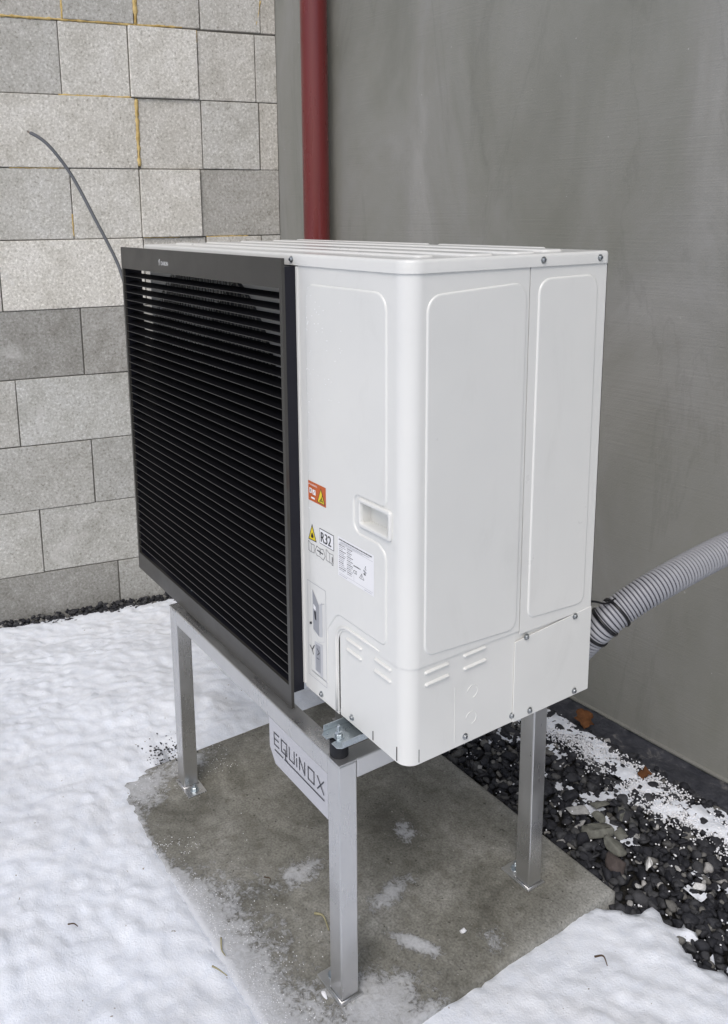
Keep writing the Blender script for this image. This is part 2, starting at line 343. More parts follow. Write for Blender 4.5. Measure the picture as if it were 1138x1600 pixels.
# ================================================================== SETTING
# ground under everything
gx = np.concatenate([-np.geomspace(150, 4, 12), np.linspace(-3.6, 2.4, 60), np.geomspace(3, 150, 12)])
gy = np.concatenate([-np.geomspace(150, 3, 12), np.linspace(-2.4, 1.4, 40), np.geomspace(1.6, 150, 12)])
X, Y = np.meshgrid(gx, gy, indexing='ij'); Z = terrain(X, Y)-0.055+0.004*fbm(X, Y, 9)
def gridmesh(name, X, Y, Z, keep=None):
    n0, n1 = X.shape; V = np.stack([X, Y, Z], -1).reshape(-1, 3); idx = np.arange(n0*n1).reshape(n0, n1)
    Q = np.stack([idx[:-1, :-1], idx[1:, :-1], idx[1:, 1:], idx[:-1, 1:]], -1).reshape(-1, 4)
    if keep is not None:
        k = keep.reshape(-1); Q = Q[k[Q].any(1)]
        used = np.zeros(len(V), bool); used[Q.ravel()] = True; rm = np.cumsum(used)-1; V = V[used]; Q = rm[Q]
    me = bpy.data.meshes.new(name); me.vertices.add(len(V)); me.vertices.foreach_set('co', V.astype(np.float32).ravel())
    me.loops.add(len(Q)*4); me.loops.foreach_set('vertex_index', Q.astype(np.int32).ravel())
    me.polygons.add(len(Q)); me.polygons.foreach_set('loop_start', np.arange(0, len(Q)*4, 4, dtype=np.int32))
    me.update(calc_edges=True); me.validate(); me.shade_smooth(); return me
me = gridmesh('ground', X, Y, Z); me.materials.append(MT['soil']); g = link('ground', me); g['kind'] = 'structure'

# concrete slab
SX1, SX0, SY0, SY1 = -0.0246, -1.035, -0.1984, 0.6185
NX, NY = 150, 120
xs = np.linspace(SX0, SX1, NX); ys = np.linspace(SY0, SY1, NY); X, Y = np.meshgrid(xs, ys, indexing='ij')
edge = np.minimum.reduce([X-SX0, SX1-X, Y-SY0, SY1-Y])
Z = H+0.0012*fbm(X, Y, 12)-0.006*(1-sst(edge/0.008))
me = gridmesh('concrete_slab', X, Y, Z)
# side skirt
bm = bmesh.new(); bm.from_mesh(me)
be = [e for e in bm.edges if e.is_boundary]; r = bmesh.ops.extrude_edge_only(bm, edges=be)
for v in r['geom']:
    if isinstance(v, bmesh.types.BMVert): v.co.z = H-0.09
bm.to_mesh(me); bm.free()
def blob(X, Y, cx, cy, rx, ry, ang=0):
    c, s = math.cos(ang), math.sin(ang); a = ((X-cx)*c+(Y-cy)*s)/rx; b = (-(X-cx)*s+(Y-cy)*c)/ry
    return np.exp(-(a*a+b*b))
nv = len(me.vertices); co = np.empty(nv*3, np.float32); me.vertices.foreach_get('co', co); co = co.reshape(-1, 3); vx, vy = co[:, 0], co[:, 1]
fr = 0.22+0.0*vx
fr = fr+0.42*np.exp(-np.clip(vy-SY0, 0, 1)/0.14)*sst((vx+0.75)/0.25)
fr = fr+0.30*np.exp(-np.clip(vy-SY0, 0, 1)/0.03)
fr = fr+0.44*blob(vx, vy, -0.16, 0.16, 0.055, 0.018, 0.5)+0.30*blob(vx, vy, -0.30, 0.20, 0.03, 0.09, 0.2)+0.28*blob(vx, vy, -0.44, 0.34, 0.05, 0.04)
fr = fr+0.25*blob(vx, vy, -0.47, 0.06, 0.04, 0.07)+0.30*blob(vx, vy, -0.09, 0.02, 0.07, 0.10)+0.30*blob(vx, vy, -1.0, 0.0, 0.06, 0.16)+0.25*blob(vx, vy, -0.93, -0.13, 0.08, 0.05)+0.22*blob(vx, vy, -0.08, 0.30, 0.05, 0.04)
fr = fr+0.2*np.exp(-np.clip(SX1-vx, 0, 1)/0.03)*sst((0.3-vy)/0.3)
dry = sst((vx+0.16-0.25*(0.62-vy))/0.12)*sst((vy-0.15)/0.3)*0.9+0.35*np.exp(-np.clip(SY1-vy, 0, 1)/0.05)
for nm, a in (('frost', fr), ('dry', np.clip(dry+0.25*fbm(vx, vy, 14), 0, 1))):
    at = me.attributes.new(nm, 'FLOAT', 'POINT'); at.data.foreach_set('value', a.astype(np.float32))
me.materials.append(MT['slab']); slab = link('concrete_slab', me)
tag(slab, 'damp grey concrete slab under the steel stand, scuffed with frozen snow', 'concrete slab')

# snow
bare = [(-.018, -.2), (-.19, -.205), (-.5, -.203), (-.75, -.193), (-.9, -.177), (-.985, -.155), (-1.0, -.11), (-1.06, -.05), (-1.10, -.01), (-1.043, .04), (-1.029, .114), (-1.02, .3), (-1.03, .5), (-1.02, .66),
        (-1.3, .92), (-2.15, .98), (-2.215, .90), (-2.35, .4), (-2.66, -1.1), (-3.29, -4), (-6, -4), (-6, 3.5), (8, 3.5), (8, .75), (.6, .66), (.237, .637), (.18, .62), (.116, .625), (.059, .616), (.015, .565), (-.015, .476), (-.017, .288), (-.018, .08)]
step = 0.0095
fx = np.arange(-2.95, 0.75, step); fy = np.arange(-1.25, 1.05, step)
gx = np.concatenate([-np.geomspace(150, 3.05, 26), fx, np.geomspace(0.8, 150, 34)])
gy = np.concatenate([-np.geomspace(150, 1.3, 34), fy, np.geomspace(1.1, 150, 20)])
X, Y = np.meshgrid(gx, gy, indexing='ij'); d = sdist(X, Y, bare)
wob = (0.012+.05*sst((Y-.42)/.15))*fbm(X, Y, 16, 4, 0.65)+0.014*fbm(X, Y, 55, 3, 0.7)
# the edge along the slab is crisp, elsewhere ragged
dd = d+wob+0.018
prof = 1-np.exp(-np.clip(dd, 0, 9)/(0.024+.05*sst((X+.1)/.08)))
lump = 0.036*fbm(X, Y, 2.2, 3)+0.010*fbm(X+3+.09*fbm(X, Y, 5, 2), Y*1.4+.1*fbm(X+4, Y, 4, 2), 5.0, 4, 0.6)+0.0045*fbm(X+.02*fbm(X, Y, 12, 2), Y+5, 14, 4, 0.7)*(1+2.2*fbm(X+8, Y, 3, 2))+0.0028*fbm(X, Y+9, 60, 2, .6)*sst(.5+3*fbm(X, Y+2, 5, 2))*2+0.008*(0.25-np.abs(fbm(X+7, Y, 9, 3, .55)))
# old trodden hollows
r2 = np.random.default_rng(5)
for k in range(46):
    cx, cy = r2.uniform(-2.3, 0.6), r2.uniform(-1.2, 0.9); an = r2.uniform(0, 3.14)
    lump = lump-r2.uniform(0.006, 0.016)*blob(X, Y, cx, cy, r2.uniform(.05, .11), r2.uniform(.03, .05), an)
Z = terrain(X, Y)-0.016+prof*(0.022+lump*sst(dd/.10)+.006*fbm(X, Y, 40, 3))
Z = np.where(dd < 0.0, terrain(X, Y)-0.016+np.maximum(dd, -0.1)*2.5, Z)
me = gridmesh('snow', X, Y, Z, keep=(dd > -0.02)); me.materials.append(MT['snow']); sn = link('snow', me); sn['kind'] = 'structure'

# ------------------------------------------------------------------ block wall
wall = thing('block_wall', 'unplastered wall of pale grey aggregate concrete blocks with yellow foam joints', 'wall', O)
wall.rotation_euler = (0, 0, math.atan2(KE.y, KE.x))
# local axes: +x along the wall away from the corner, wall face towards KN
side = -1 if Matrix.Rotation(math.atan2(KE.y, KE.x), 3, 'Z') @ Vector((0, 1, 0)) @ KN > 0 else 1
def wbox(x0, x1, z0, z1, f0, f1): # f = depth in front (+) of wall face
    ya, yb = sorted((-side*f0, -side*f1)); return bx(x0, x1, ya, yb, z0, z1)
ROW = 0.2785; Z5 = 0.2965                     # bottom of the row called R5
joints = {0: [.068, .327, .587, .866], 1: [.097, .343, .622, .886], 2: [.085, .336, .602, 1.16], 3: [.351, .605, .878], 4: [.09, .336, .602, 1.168],
          5: [.345, .872], 6: [.61, 1.144], 7: [.34, .865], 8: [.56, 1.093], 9: [.26, .787]}
tone = {(0, 0): .39, (0, 1): .40, (0, 2): .37, (0, 3): .345, (0, 4): .34, (1, 0): .41, (1, 1): .42, (1, 2): .47, (1, 3): .44, (1, 4): .36, (2, 0): .40, (2, 1): .41, (2, 2): .42, (2, 3): .45, (2, 4): .40,
        (3, 0): .31, (3, 1): .47, (3, 2): .45, (3, 3): .40, (4, 0): .37, (4, 1): .42, (4, 2): .4, (4, 3): .50, (4, 4): .42, (5, 0): .3, (5, 1): .27, (5, 2): .245, (6, 1): .38, (6, 2): .36, (6, 0): .33,
        (7, 0): .3, (7, 1): .315, (7, 2): .33, (8, 0): .3, (8, 1): .34, (8, 2): .36, (9, 0): .24, (9, 1): .29, (9, 2): .23}
proud = {(1, 2): .012, (3, 1): .011, (1, 0): -.002, (0, 3): .004, (2, 3): .003, (3, 0): -.002, (4, 3): .003}
rb = random.Random(3)
for row in range(-4, 10):
    zb_ = Z5+(5-row)*ROW; zt_ = zb_+ROW
    js = [0.0]+list(joints.get(row, [0.27*(1+(row % 2))*0.5+0.13, ]))
    if row < 0: js = [0.0, 0.265 if row % 2 else 0.53]
    while js[-1] < 3.3: js.append(js[-1]+0.531+rb.uniform(-.006, .006))
    for k, (a, b) in enumerate(zip(js, js[1:])):
        p = proud.get((row, k), rb.uniform(-.0025, .0025)); ga_, gb_ = 0.0016+rb.uniform(0, .001), 0.0016+rb.uniform(0, .0012)
        if row == 2 and k == 3: ga_ = .006
        if row == 2 and k == 2: gb_ = .006
        if row == 0 and k in (3,): ga_ = .008
        if row == 0 and k in (2,): gb_ = .008
        zc, xc = (zb_+zt_)/2, (a+b)/2; bm = wbox(a+ga_, b-gb_, zb_+.0018, zt_-.0018-(.004 if row == 1 else 0), p, -0.20)
        for v in bm.verts: v.co.x += rb.uniform(-.0012, .0012); v.co.z += rb.uniform(-.0012, .0012)
        bmesh.ops.translate(bm, verts=bm.verts[:], vec=(-xc, 0, -zc))
        o = obj('block', bm, 'block', wall, bevel=0.0028, loc=(xc, 0, zc))
        t = tone.get((row, k), rb.uniform(.33, .44)); wm = rb.uniform(-.010, .010)+(0.012 if row < 5 else -.004)
        t *= 1.42; o.color = (t*(1.002+wm), t, t*(.968-wm), 1.0 if row >= 4 else .25)
ztop = Z5+9*ROW+ROW
obj('joint_filler', wbox(0.0005, js[-1]-.02, Z5-4*ROW+.002, ztop-.01, -.0085, -.19), 'mortar', wall)
def foam(x0, z0, x1, z1, wd, nm='foam_joint'):
    N = max(6, int(math.hypot(x1-x0, z1-z0)/.012)); bm = bmesh.new(); rf = random.Random(int(x0*1000+z0*77))
    pts = []
    for i in range(N+1):
        t = i/N; pts.append((x0+(x1-x0)*t+rf.uniform(-.0012, .0012), -side*(-.0015), z0+(z1-z0)*t+rf.uniform(-.0012, .0012)))
    wds = [wd*rf.uniform(.55, 1.35) for _ in pts]
    tube(bm, pts, wd, 8, rf=lambda i: wds[i]); obj(nm, bm, 'foam', wall)
zr = lambda row: Z5+(5-row)*ROW              # bottom z of a row
foam(.602, zr(2)+.01, .602, zr(1)-.004, .0075); foam(.587, zr(0), .587, zr(0)+ROW, .0085); foam(.866, zr(0)+.0, .866, zr(0)+ROW, .0055)
foam(.60, zr(0), 1.4, zr(0)-.001, .0048); foam(.40, zr(0)+.004, .60, zr(0), .0042); foam(.62, zr(1), .90, zr(1), .0038)
foam(.0865, zr(0)+.03, .066, zr(0)+.13, .0026); foam(.343, zr(0)-.05, .343, zr(0)-.005, .0022)
foam(.878, zr(3)+.01, .878, zr(3)+.10, .0028); foam(.9, zr(2), 1.1, zr(2), .0018); foam(.15, zr(3), .335, zr(3), .0024); foam(.45, zr(3), .6, zr(3), .0016)

# ------------------------------------------------------------------ rendered house wall
house = thing('house_wall', 'smooth grey cement-rendered house wall behind the heat pump', 'wall', O)
house.rotation_euler = (0, 0, math.atan2(GE.y, GE.x))      # local x along, local -y towards the yard
WZ0 = -0.585
NXW, NZW = 90, 60
xs = np.linspace(-0.35, 5.2, NXW); zs = np.linspace(WZ0, 3.3, NZW); X, Zg = np.meshgrid(xs, zs, indexing='ij')
Yg = -0.0015*fbm(X, Zg, 3, 3)
V = []
me = gridmesh('render_coat', X, Yg, Zg); me.flip_normals() if me.polygons[0].normal.y > 0 else None
me.materials.append(MT['render']); link('render_coat', me, house)
bm = bx(-0.35, 5.2, 0.004, 0.30, WZ0-.3, 3.3); obj('masonry', bm, 'render', house)
bm = bx(0.001, 5.2, -0.0095, 0.0035, WZ0-.004, WZ0+.0015); obj('bottom_lip', bm, 'render', house)
# bitumen membrane, leaning out at the foot of the wall
NS = 160; bm = bmesh.new(); rows = []
rr = random.Random(9)
prof = [(-0.0105, WZ0-.006), (-0.020, WZ0-.010), (-0.045, -0.598), (-0.080, -0.600), (-0.112, -0.606), (-0.135, -0.640)]
for i in range(NS+1):
    s = 0.002+5.2*i/NS; k = 0.5*math.sin(s*7.3)+0.5*math.sin(s*17+1)
    rows.append([bm.verts.new((s, a+0.006*k*(j/5)+rr.uniform(-.002, .002), b+0.004*math.sin(s*11+j)*(j > 0)+rr.uniform(-.0015, .0015))) for j, (a, b) in enumerate(prof)])
for a, b in zip(rows, rows[1:]):
    for j in range(len(prof)-1): f = bm.faces.new((a[j], b[j], b[j+1], a[j+1])); f.smooth = True
bmesh.ops.recalc_face_normals(bm, faces=bm.faces[:])
o = obj('membrane_strip', bm, 'membrane', house); sm = o.modifiers.new('thick', 'SOLIDIFY'); sm.thickness = .004

# downpipe
pp = O+GE*0.382+GN*0.075
dp = thing('downpipe', 'burgundy red round metal downpipe running down the rendered wall', 'downpipe', (pp.x, pp.y, terrain(pp.x, pp.y)-.03))
zz = dp.location.z
bm = bmesh.new(); pr = 0.0525; seg = 40
for (r_, a, b) in ((pr, 0, 3.9),):
    v0 = [bm.verts.new((r_*math.cos(2*math.pi*i/seg), r_*math.sin(2*math.pi*i/seg), a)) for i in range(seg)]
    v1 = [bm.verts.new((r_*math.cos(2*math.pi*i/seg), r_*math.sin(2*math.pi*i/seg), b)) for i in range(seg)]
    for i in range(seg): bm.faces.new((v0[i], v0[(i+1) % seg], v1[(i+1) % seg], v1[i])).smooth = True
obj('pipe', bm, 'pipe', dp)
for zk in (0.95, 2.75):
    bm = bmesh.new(); lathe(bm, [(pr+.003, zk), (pr+.0035, zk+.002), (pr+.0035, zk+.026), (pr+.003, zk+.028)], seg=40); box(bm, -.012, .012, .05, .09, zk+.006, zk+.022); obj('bracket', bm, 'pipe', dp)

# ================================================================== HEAT PUMP
hp = thing('heat_pump', 'white outdoor heat pump with a large black slatted grille, raised on a steel stand', 'heat pump', (0, 0, 0))
def cornerpath(x0, y1, r=0.030, n=8, off=0.0):
    """plan outline: along the front from x0 to the rounded corner, then along the side to y1"""
    p = [(x0, off), (-r-.0025, off)]
    for k in range(n+1):
        a = -math.pi/2+(math.pi/2)*k/n; p.append((-r+(r-off)*math.cos(a), r+(r-off)*math.sin(a)))
    p += [(-off, r+.0025), (-off, y1)]; return p
def sheet(name, bm, mt, parent, th=0.0014):
    o = obj(name, bm, mt, parent); s = o.modifiers.new('thick', 'SOLIDIFY'); s.thickness = th; s.offset = -1; e = o.modifiers.new('split', 'EDGE_SPLIT'); e.split_angle = R(34); return o
def facet(bm, path, z0, z1, skip=None):
    A = [bm.verts.new((x, y, z0)) for x, y in path]; B = [bm.verts.new((x, y, z1)) for x, y in path]
    for i in range(len(path)-1):
        if skip and skip(i): continue
        f = bm.faces.new((A[i], A[i+1], B[i+1], B[i])); f.smooth = True
# front panel: wraps the rounded corner; hole for the handle; arched cut-out above the service cover
HX0, HX1, HZ0, HZ1 = -.1265, -.0455, .4085, .4475
bm = bmesh.new(); XF = -0.327
cp = cornerpath(HX1, YS-.0008, n=12)
facet(bm, cp, ZM, HZ0); facet(bm, cp, HZ0, HZ1); facet(bm, cp, HZ1, ZL)
facet(bm, [(HX0, 0), (HX1, 0)], ZM, HZ0); facet(bm, [(HX0, 0), (HX1, 0)], HZ1, ZL)
facet(bm, [(XF, 0), (HX0, 0)], ZM+.012, HZ0); facet(bm, [(XF, 0), (HX0, 0)], HZ0, HZ1); facet(bm, [(XF, 0), (HX0, 0)], HZ1, ZL)
arc = [(-.174+.032*math.cos(a), ZM-.032+.032*math.sin(a)) for a in [math.pi-(math.pi/2)*k/7 for k in range(8)]]
pl = [(XF, 0.0), (-.206, 0.0)]+arc+[(HX0, ZM), (HX0, ZM+.012), (XF, ZM+.012)]
bm.faces.new([bm.verts.new((x, 0, z)) for x, z in pl])
bmesh.ops.remove_doubles(bm, verts=bm.verts[:], dist=1e-5)
for f in bm.faces:
    if f.normal.y > .5: f.normal_flip()
sheet('front_panel', bm, 'white', hp)
# thin upright flange at the left end of the front panel
obj('panel_flange', bx(-.3345, -.3275, -.0022, .02, .006, ZL-.002), 'white', hp, bevel=.0008)
# lower service cover, 2 mm behind
bm = bmesh.new(); facet(bm, cornerpath(-.2035, YS-.006, .029, 8, .0022), 0.0, ZM+.004)
sheet('service_cover', bm, 'white', hp)
# rear side panels
bm = bmesh.new(); facet(bm, [(0, YS+.0012), (0, D)], ZM-.0075, ZL); facet(bm, [(0, D), (-.02, D)], 0, ZL); sheet('rear_side_panel', bm, 'white', hp)
bm = bmesh.new(); prism(bm, rounded([(YS-.010, 0.0), (D+.0005, 0.0), (D+.0005, ZM-.0045), (YS-.010, ZM-.0195)], .002, 2), 'x', -.0012, .0009); obj('rear_lower_cover', bm, 'white', hp, bevel=.0006)
# shell behind the skin
bm = bx(XL, -.0035, .031, D-.0015, .001, ZL-.001)
# remove the front face region so the fan chamber is open
fr_ = [f for f in bm.faces if f.normal.y < -.5 or abs(f.calc_center_median().y-.031) < 1e-4]
bmesh.ops.delete(bm, geom=fr_, context='FACES_ONLY'); obj('cabinet_shell', bm, 'white', hp)
obj('base_pan', (lambda b: (prism(b, rounded([(XL, .008), (-.008, .008), (-.008, D-.003), (XL, D-.003)], [.004, .026, .004, .004], 6), 'z', -.0028, .004), b)[1])(bmesh.new()), 'white', hp)
obj('end_panel', bx(XL-.001, XL+.001, .013, D, .001, ZL-.001), 'white', hp)
# lid
LP = rounded([(XL-.003, -.003), (.003, -.003), (.003, D+.003), (XL-.003, D+.003)], [.01, .033, .01, .01], 8)
bm = bmesh.new(); lv = []
for z, ins in ((ZL, 0), (HT-.006, 0), (HT-.0025, .0008), (HT-.0006, .003), (HT, .007)):
    q = inset(LP, ins) if ins else LP; lv.append([bm.verts.new((x, y, z)) for x, y in q])
for A, B in zip(lv, lv[1:]):
    for i in range(len(LP)): bm.faces.new((A[i], A[(i+1) % len(LP)], B[(i+1) % len(LP)], B[i])).smooth = True
bm.faces.new(lv[-1]); bm.faces.new([bm.verts.new((x, y, ZL+.001)) for x, y in inset(LP, .001)])
bmesh.ops.recalc_face_normals(bm, faces=bm.faces[:]); lid = obj('lid', bm, 'white', hp)
for (x0, x1, y0, y1) in ((-1.05, -.052, .060, .100), (-1.05, -.018, .145, .200), (-1.05, -.020, .245, .300), (-1.05, -.045, .345, .395), (-1.05, -.48, .42, .445), (-.44, -.13, .42, .445)):
    obj('lid_rib', emboss(rounded([(x0, y0), (x1, y0), (x1, y1), (x0, y1)], .012, 5), 'z', HT, .0035, .006), 'white', lid)
# pressed fields
FP = rounded([(-.303, .045), (-.243, .045), (-.243, .158), (-.206, .205), (-.053, .205), (-.053, .375), (-.075, .388), (-.136, .388), (-.148, .400), (-.148, .456), (-.052, .456), (-.052, .815), (-.303, .815)],
              [.003, .003, .02, .03, .016, .024, .006, .016, .012, .016, .014, .032, .028], 6)
field = obj('pressed_field', emboss(FP, 'y', 0, -.0024, .0042), 'white', hp)
SPN = rounded([(.037, .2), (.254, .188), (.256, .823), (.037, .812)], [.022, .022, .03, .03], 7)
obj('pressed_field', emboss(SPN, 'x', 0, .0024, .0042), 'white', hp)
SP2 = rounded([(.281, .200), (.436, .190), (.434, .828), (.283, .826)], [.02, .02, .028, .028], 7)
obj('pressed_field', emboss(SP2, 'x', 0, .0024, .0042), 'white', hp)
# raised bead round the arched opening
bead = [(-.2125, 0, -.0) , (-.2125, 0, .08), (-.2125, 0, .145)]+[(-.174+.0385*math.cos(a), 0, ZM-.032+.0385*math.sin(a)) for a in [math.pi-(math.pi/2)*k/8 for k in range(9)]]+[(-.12, 0, ZM+.0065), (-.075, 0, ZM+.0065)]
bm = bmesh.new(); tube(bm, [(x, y-.0002, max(z, .004)) for x, y, z in bead], .0032, 10, rf=lambda i: .0032 if i < len(bead)-1 else .0008)
obj('pressed_bead', bm, 'white', hp)
# handle: recessed pocket with a raised frame
bm = bmesh.new(); w_ = .0012
for a in ((HX0-.001, HX1+.001, .0195, .021, HZ0-.001, HZ1+.001), (HX0-.001, HX0, -.0005, .020, HZ0, HZ1), (HX1, HX1+.001, -.0005, .020, HZ0, HZ1), (HX0, HX1, -.0005, .020, HZ0-.001, HZ0), (HX0, HX1, -.0005, .020, HZ1, HZ1+.001)): box(bm, *a)
hd = obj('handle_pocket', bm, 'white', hp)
bm = bmesh.new(); a_ = rounded([(HX0-.007, HZ0-.007), (HX1+.007, HZ0-.007), (HX1+.007, HZ1+.007), (HX0-.007, HZ1+.007)], .006, 4); b_ = rounded([(HX0+.0005, HZ0+.0005), (HX1-.0005, HZ0+.0005), (HX1-.0005, HZ1-.0005), (HX0+.0005, HZ1-.0005)], .004, 4)
lv = [[bm.verts.new((x, y, z)) for x, z in q] for q, y in ((a_, .0005), (a_, -.0035), (inset(a_, .002), -.0052), (inset(b_, -.0015), -.0052), (b_, -.004), (b_, .003))]
for A, B in zip(lv, lv[1:]):
    for i in range(len(a_)): bm.faces.new((A[i], A[(i+1) % len(a_)], B[(i+1) % len(a_)], B[i])).smooth = True
bmesh.ops.recalc_face_normals(bm, faces=bm.faces[:]); obj('handle_frame', bm, 'white', hd)
# pressed louvres on the service cover
def louver(axis, c, z, L=.055, slope=0.0):
    pts = rounded([(c-L/2, z-.0035), (c+L/2, z-.0035+slope), (c+L/2, z+.0035+slope), (c-L/2, z+.0035)], .0033, 4)
    obj('louvre', emboss(pts, axis, (.0022 if axis == 'y' else -.0022), (-.0042 if axis == 'y' else .0042), .003), 'white', hp)
for c, z in ((-.156, .1665), (-.156, .146), (-.068, .1665), (-.068, .1445)): louver('y', c, z, .05)
for c, z in ((.068, .168), (.069, .1455), (.155, .1725), (.156, .1475)): louver('x', c, z, .054, .002)
# knock-outs: thin pressed rings, and a pressed line
for cy, cz in ((.152, .097), (.150, .046)):
    bm = bmesh.new(); tube(bm, [(-.0021, cy+.0125*math.cos(a), cz+.0125*math.sin(a)) for a in [R(-80+250*k/20) for k in range(21)]], .0007, 6); obj('knockout_ring', bm, 'white', hp)
obj('pressed_line', bx(-.0024, -.0016, .1105, .112, .012, .118), 'white', hp)
for x, z0, z1 in ((-.098, .004, .022), (-.0275, .0035, .03)): obj('slot_shade_strip', bx(x-.0006, x+.0006, .0010, .0021, z0, z1), 'dark', hp)  # solid dark strips on the cover, standing for shade in its slots
obj('slot_shade_strip', bx(-.0024, -.0018, .030, .0312, .0035, .028), 'dark', hp)
# screws
def screw_mesh():
    bm = bmesh.new(); lathe(bm, [(.0062, 0), (.0062, .0008), (.0044, .0012)], seg=16)
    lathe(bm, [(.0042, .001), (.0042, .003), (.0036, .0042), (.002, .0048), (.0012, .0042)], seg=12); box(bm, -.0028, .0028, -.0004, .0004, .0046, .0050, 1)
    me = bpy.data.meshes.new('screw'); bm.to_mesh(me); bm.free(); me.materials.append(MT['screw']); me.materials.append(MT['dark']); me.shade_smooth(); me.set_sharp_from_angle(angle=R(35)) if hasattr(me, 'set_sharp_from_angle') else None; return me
SM = screw_mesh()
def screw(x, y, z, n):
    o = link('screw', SM, hp, (x, y, z)); o.rotation_euler = Vector(n).to_track_quat('Z', 'Y').to_euler(); o.rotation_euler.rotate_axis('Z', random.random()*3)
for y, z, x in ((.290, .857, .003), (.434, .856, .003), (.280, .166, .0016), (.411, .170, .0016), (.2515, .014, -.0022), (.295, .011, .0016), (.418, .010, .0016), (.136, .014, -.0022)): screw(x, y, z, (1, 0, 0))
screw(-.268, 0, .011, (0, -1, 0)); screw(-.165, .0022, .014, (0, -1, 0)); screw(-.345, -.003, .857, (0, -1, 0))

rd = random.Random(12); bm = bmesh.new()
for k in range(60):
    x, z = (rd.uniform(-.30, -.18), rd.uniform(.60, .81)) if k < 42 else (rd.uniform(-.30, -.29), rd.uniform(.2, .8))
    lathe(bm, [(rd.uniform(.0005, .0013), 0), (.0004, .0007)], Matrix.Translation((x, -.0024, z)) @ Matrix.Rotation(R(90), 4, 'X'), 6)
MT['drop'] = mat('melt_drops', (0.9, 0.9, 0.92), 0.08, 0, 0.8); o = obj('melt_drops', bm, 'drop', hp); o['kind'] = 'stuff'
# ---- fan side
bm = bmesh.new(); FC = (-.76, .50); FR = .345
ring = [(FC[0]+FR*math.cos(2*math.pi*k/64), FC[1]+FR*math.sin(2*math.pi*k/64)) for k in range(64)]
def rectpt(k):
    a = 2*math.pi*k/64; c, s = math.cos(a), math.sin(a); x0, x1, z0, z1 = XL+.001-FC[0], XF-FC[0], .003-FC[1], ZL-FC[1]
    t = min((x1/c if c > 0 else x0/c) if abs(c) > 1e-9 else 9, (z1/s if s > 0 else z0/s) if abs(s) > 1e-9 else 9); return (FC[0]+t*c, FC[1]+t*s)
A = [bm.verts.new((x, .014, z)) for x, z in ring]; B = [bm.verts.new((*((rectpt(k)[0]), .014), rectpt(k)[1])) for k in range(64)]; C2 = [bm.verts.new((x, .05, z)) for x, z in ring]
for i in range(64):
    j = (i+1) % 64; bm.faces.new((B[i], B[j], A[j], A[i])); bm.faces.new((A[i], A[j], C2[j], C2[i]))
bmesh.ops.recalc_face_normals(bm, faces=bm.faces[:]); MT['inner'] = mat('inner_grey_paint', (0.34, 0.33, 0.31), 0.5); obj('fan_panel', bm, 'inner', hp)
obj('coil', bx(XL+.01, XF-.002, .36, .375, .01, ZL-.01), 'coil', hp)
obj('fan_bulkhead', bx(XF-.001, XF+.001, .02, D-.01, .01, ZL-.01), 'coil', hp)
fan = obj('fan', (lambda b: (lathe(b, [(.05, -.03), (.075, -.02), (.08, .05)], Matrix.Translation((FC[0], .16, FC[1])) @ Matrix.Rotation(R(-90), 4, 'X') @ Matrix.Translation((0, 0, -.02)), 24), b)[1])(bmesh.new()), 'fan', hp)
for k in range(3):
    bm = bmesh.new(); rows = []
    for j in range(8):
        r_ = .07+.25*j/7; rows.append([])
        for i in range(7):
            a = R(120*k+(-38+76*i/6)*(.6+.4*j/7)+18*j/7); rows[-1].append(bm.verts.new((FC[0]+r_*math.cos(a), .16-.05*(i/6-.5), FC[1]+r_*math.sin(a))))
    for a, b in zip(rows, rows[1:]):
        for i in range(6): bm.faces.new((a[i], a[i+1], b[i+1], b[i])).smooth = True
    o = obj('fan_blade', bm, 'fan', fan); s = o.modifiers.new('thick', 'SOLIDIFY'); s.thickness = .004
bm = bmesh.new()
for k in range(2): # guard rings
    rr_ = .12+.226*k; tube(bm, [(FC[0]+rr_*math.cos(2*math.pi*i/48), .002, FC[1]+rr_*math.sin(2*math.pi*i/48)) for i in range(49)], .0014, 5, caps=False)
rgd = random.Random(6)
for i in range(42):
    x = FC[0]-.335+.0163*i+rgd.uniform(-.005, .005); hh = math.sqrt(max(.0, .348**2-(x-FC[0])**2)); tube(bm, [(x, .006, FC[1]-hh), (x, .006, FC[1]+hh)], .0015, 5)
obj('fan_guard', bm, 'wire', hp)
# grille
GX0, GX1, GY, GZ0, GZ1 = -1.1937, -.3333, -.0315, -.0443, .8599
OX0, OX1, OZ0, OZ1 = -1.184, -.3435, .004, .8045
gr = obj('grille_frame', (lambda b: (box(b, GX0, GX1, GY, GY+.0065, OZ1, GZ1), box(b, GX0, GX1, GY, GY+.0065, GZ0, OZ0), box(b, GX0, OX0, GY, GY+.0065, OZ0, OZ1), box(b, OX1, GX1, GY, GY+.0065, OZ0, OZ1), b)[-1])(bmesh.new()), 'bezel', hp)
bmm = bmesh.new(); bmm.from_mesh(gr.data); bmesh.ops.remove_doubles(bmm, verts=bmm.verts[:], dist=1e-5)
seen = {}
for f in bmm.faces[:]:
    k = tuple(round(c, 5) for c in f.calc_center_median()); seen.setdefault(k, []).append(f)
bmm.to_mesh(gr.data); bmm.free()
bm = bmesh.new()                      # black box behind the frame
for a in ((OX1+.001, GX1-.0012, GY+.0065, -.0005, OZ0-.015, OZ1+.04), (OX0-.008, OX0-.001, GY+.0065, .02, OZ0-.015, OZ1+.04), (OX0, OX1, GY+.0065, -.0025, OZ1+.002, OZ1+.04), (OX0, OX1, GY+.0065, .004, OZ0-.015, OZ0-.001)): box(bm, *a)
obj('grille_box', bm, 'box', hp)
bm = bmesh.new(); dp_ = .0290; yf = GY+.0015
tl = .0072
prof2 = [(0, .0005), (0, .0012), (.0008, .0016), (dp_, .0015+tl), (dp_, tl), (.0008, 0.0001)]
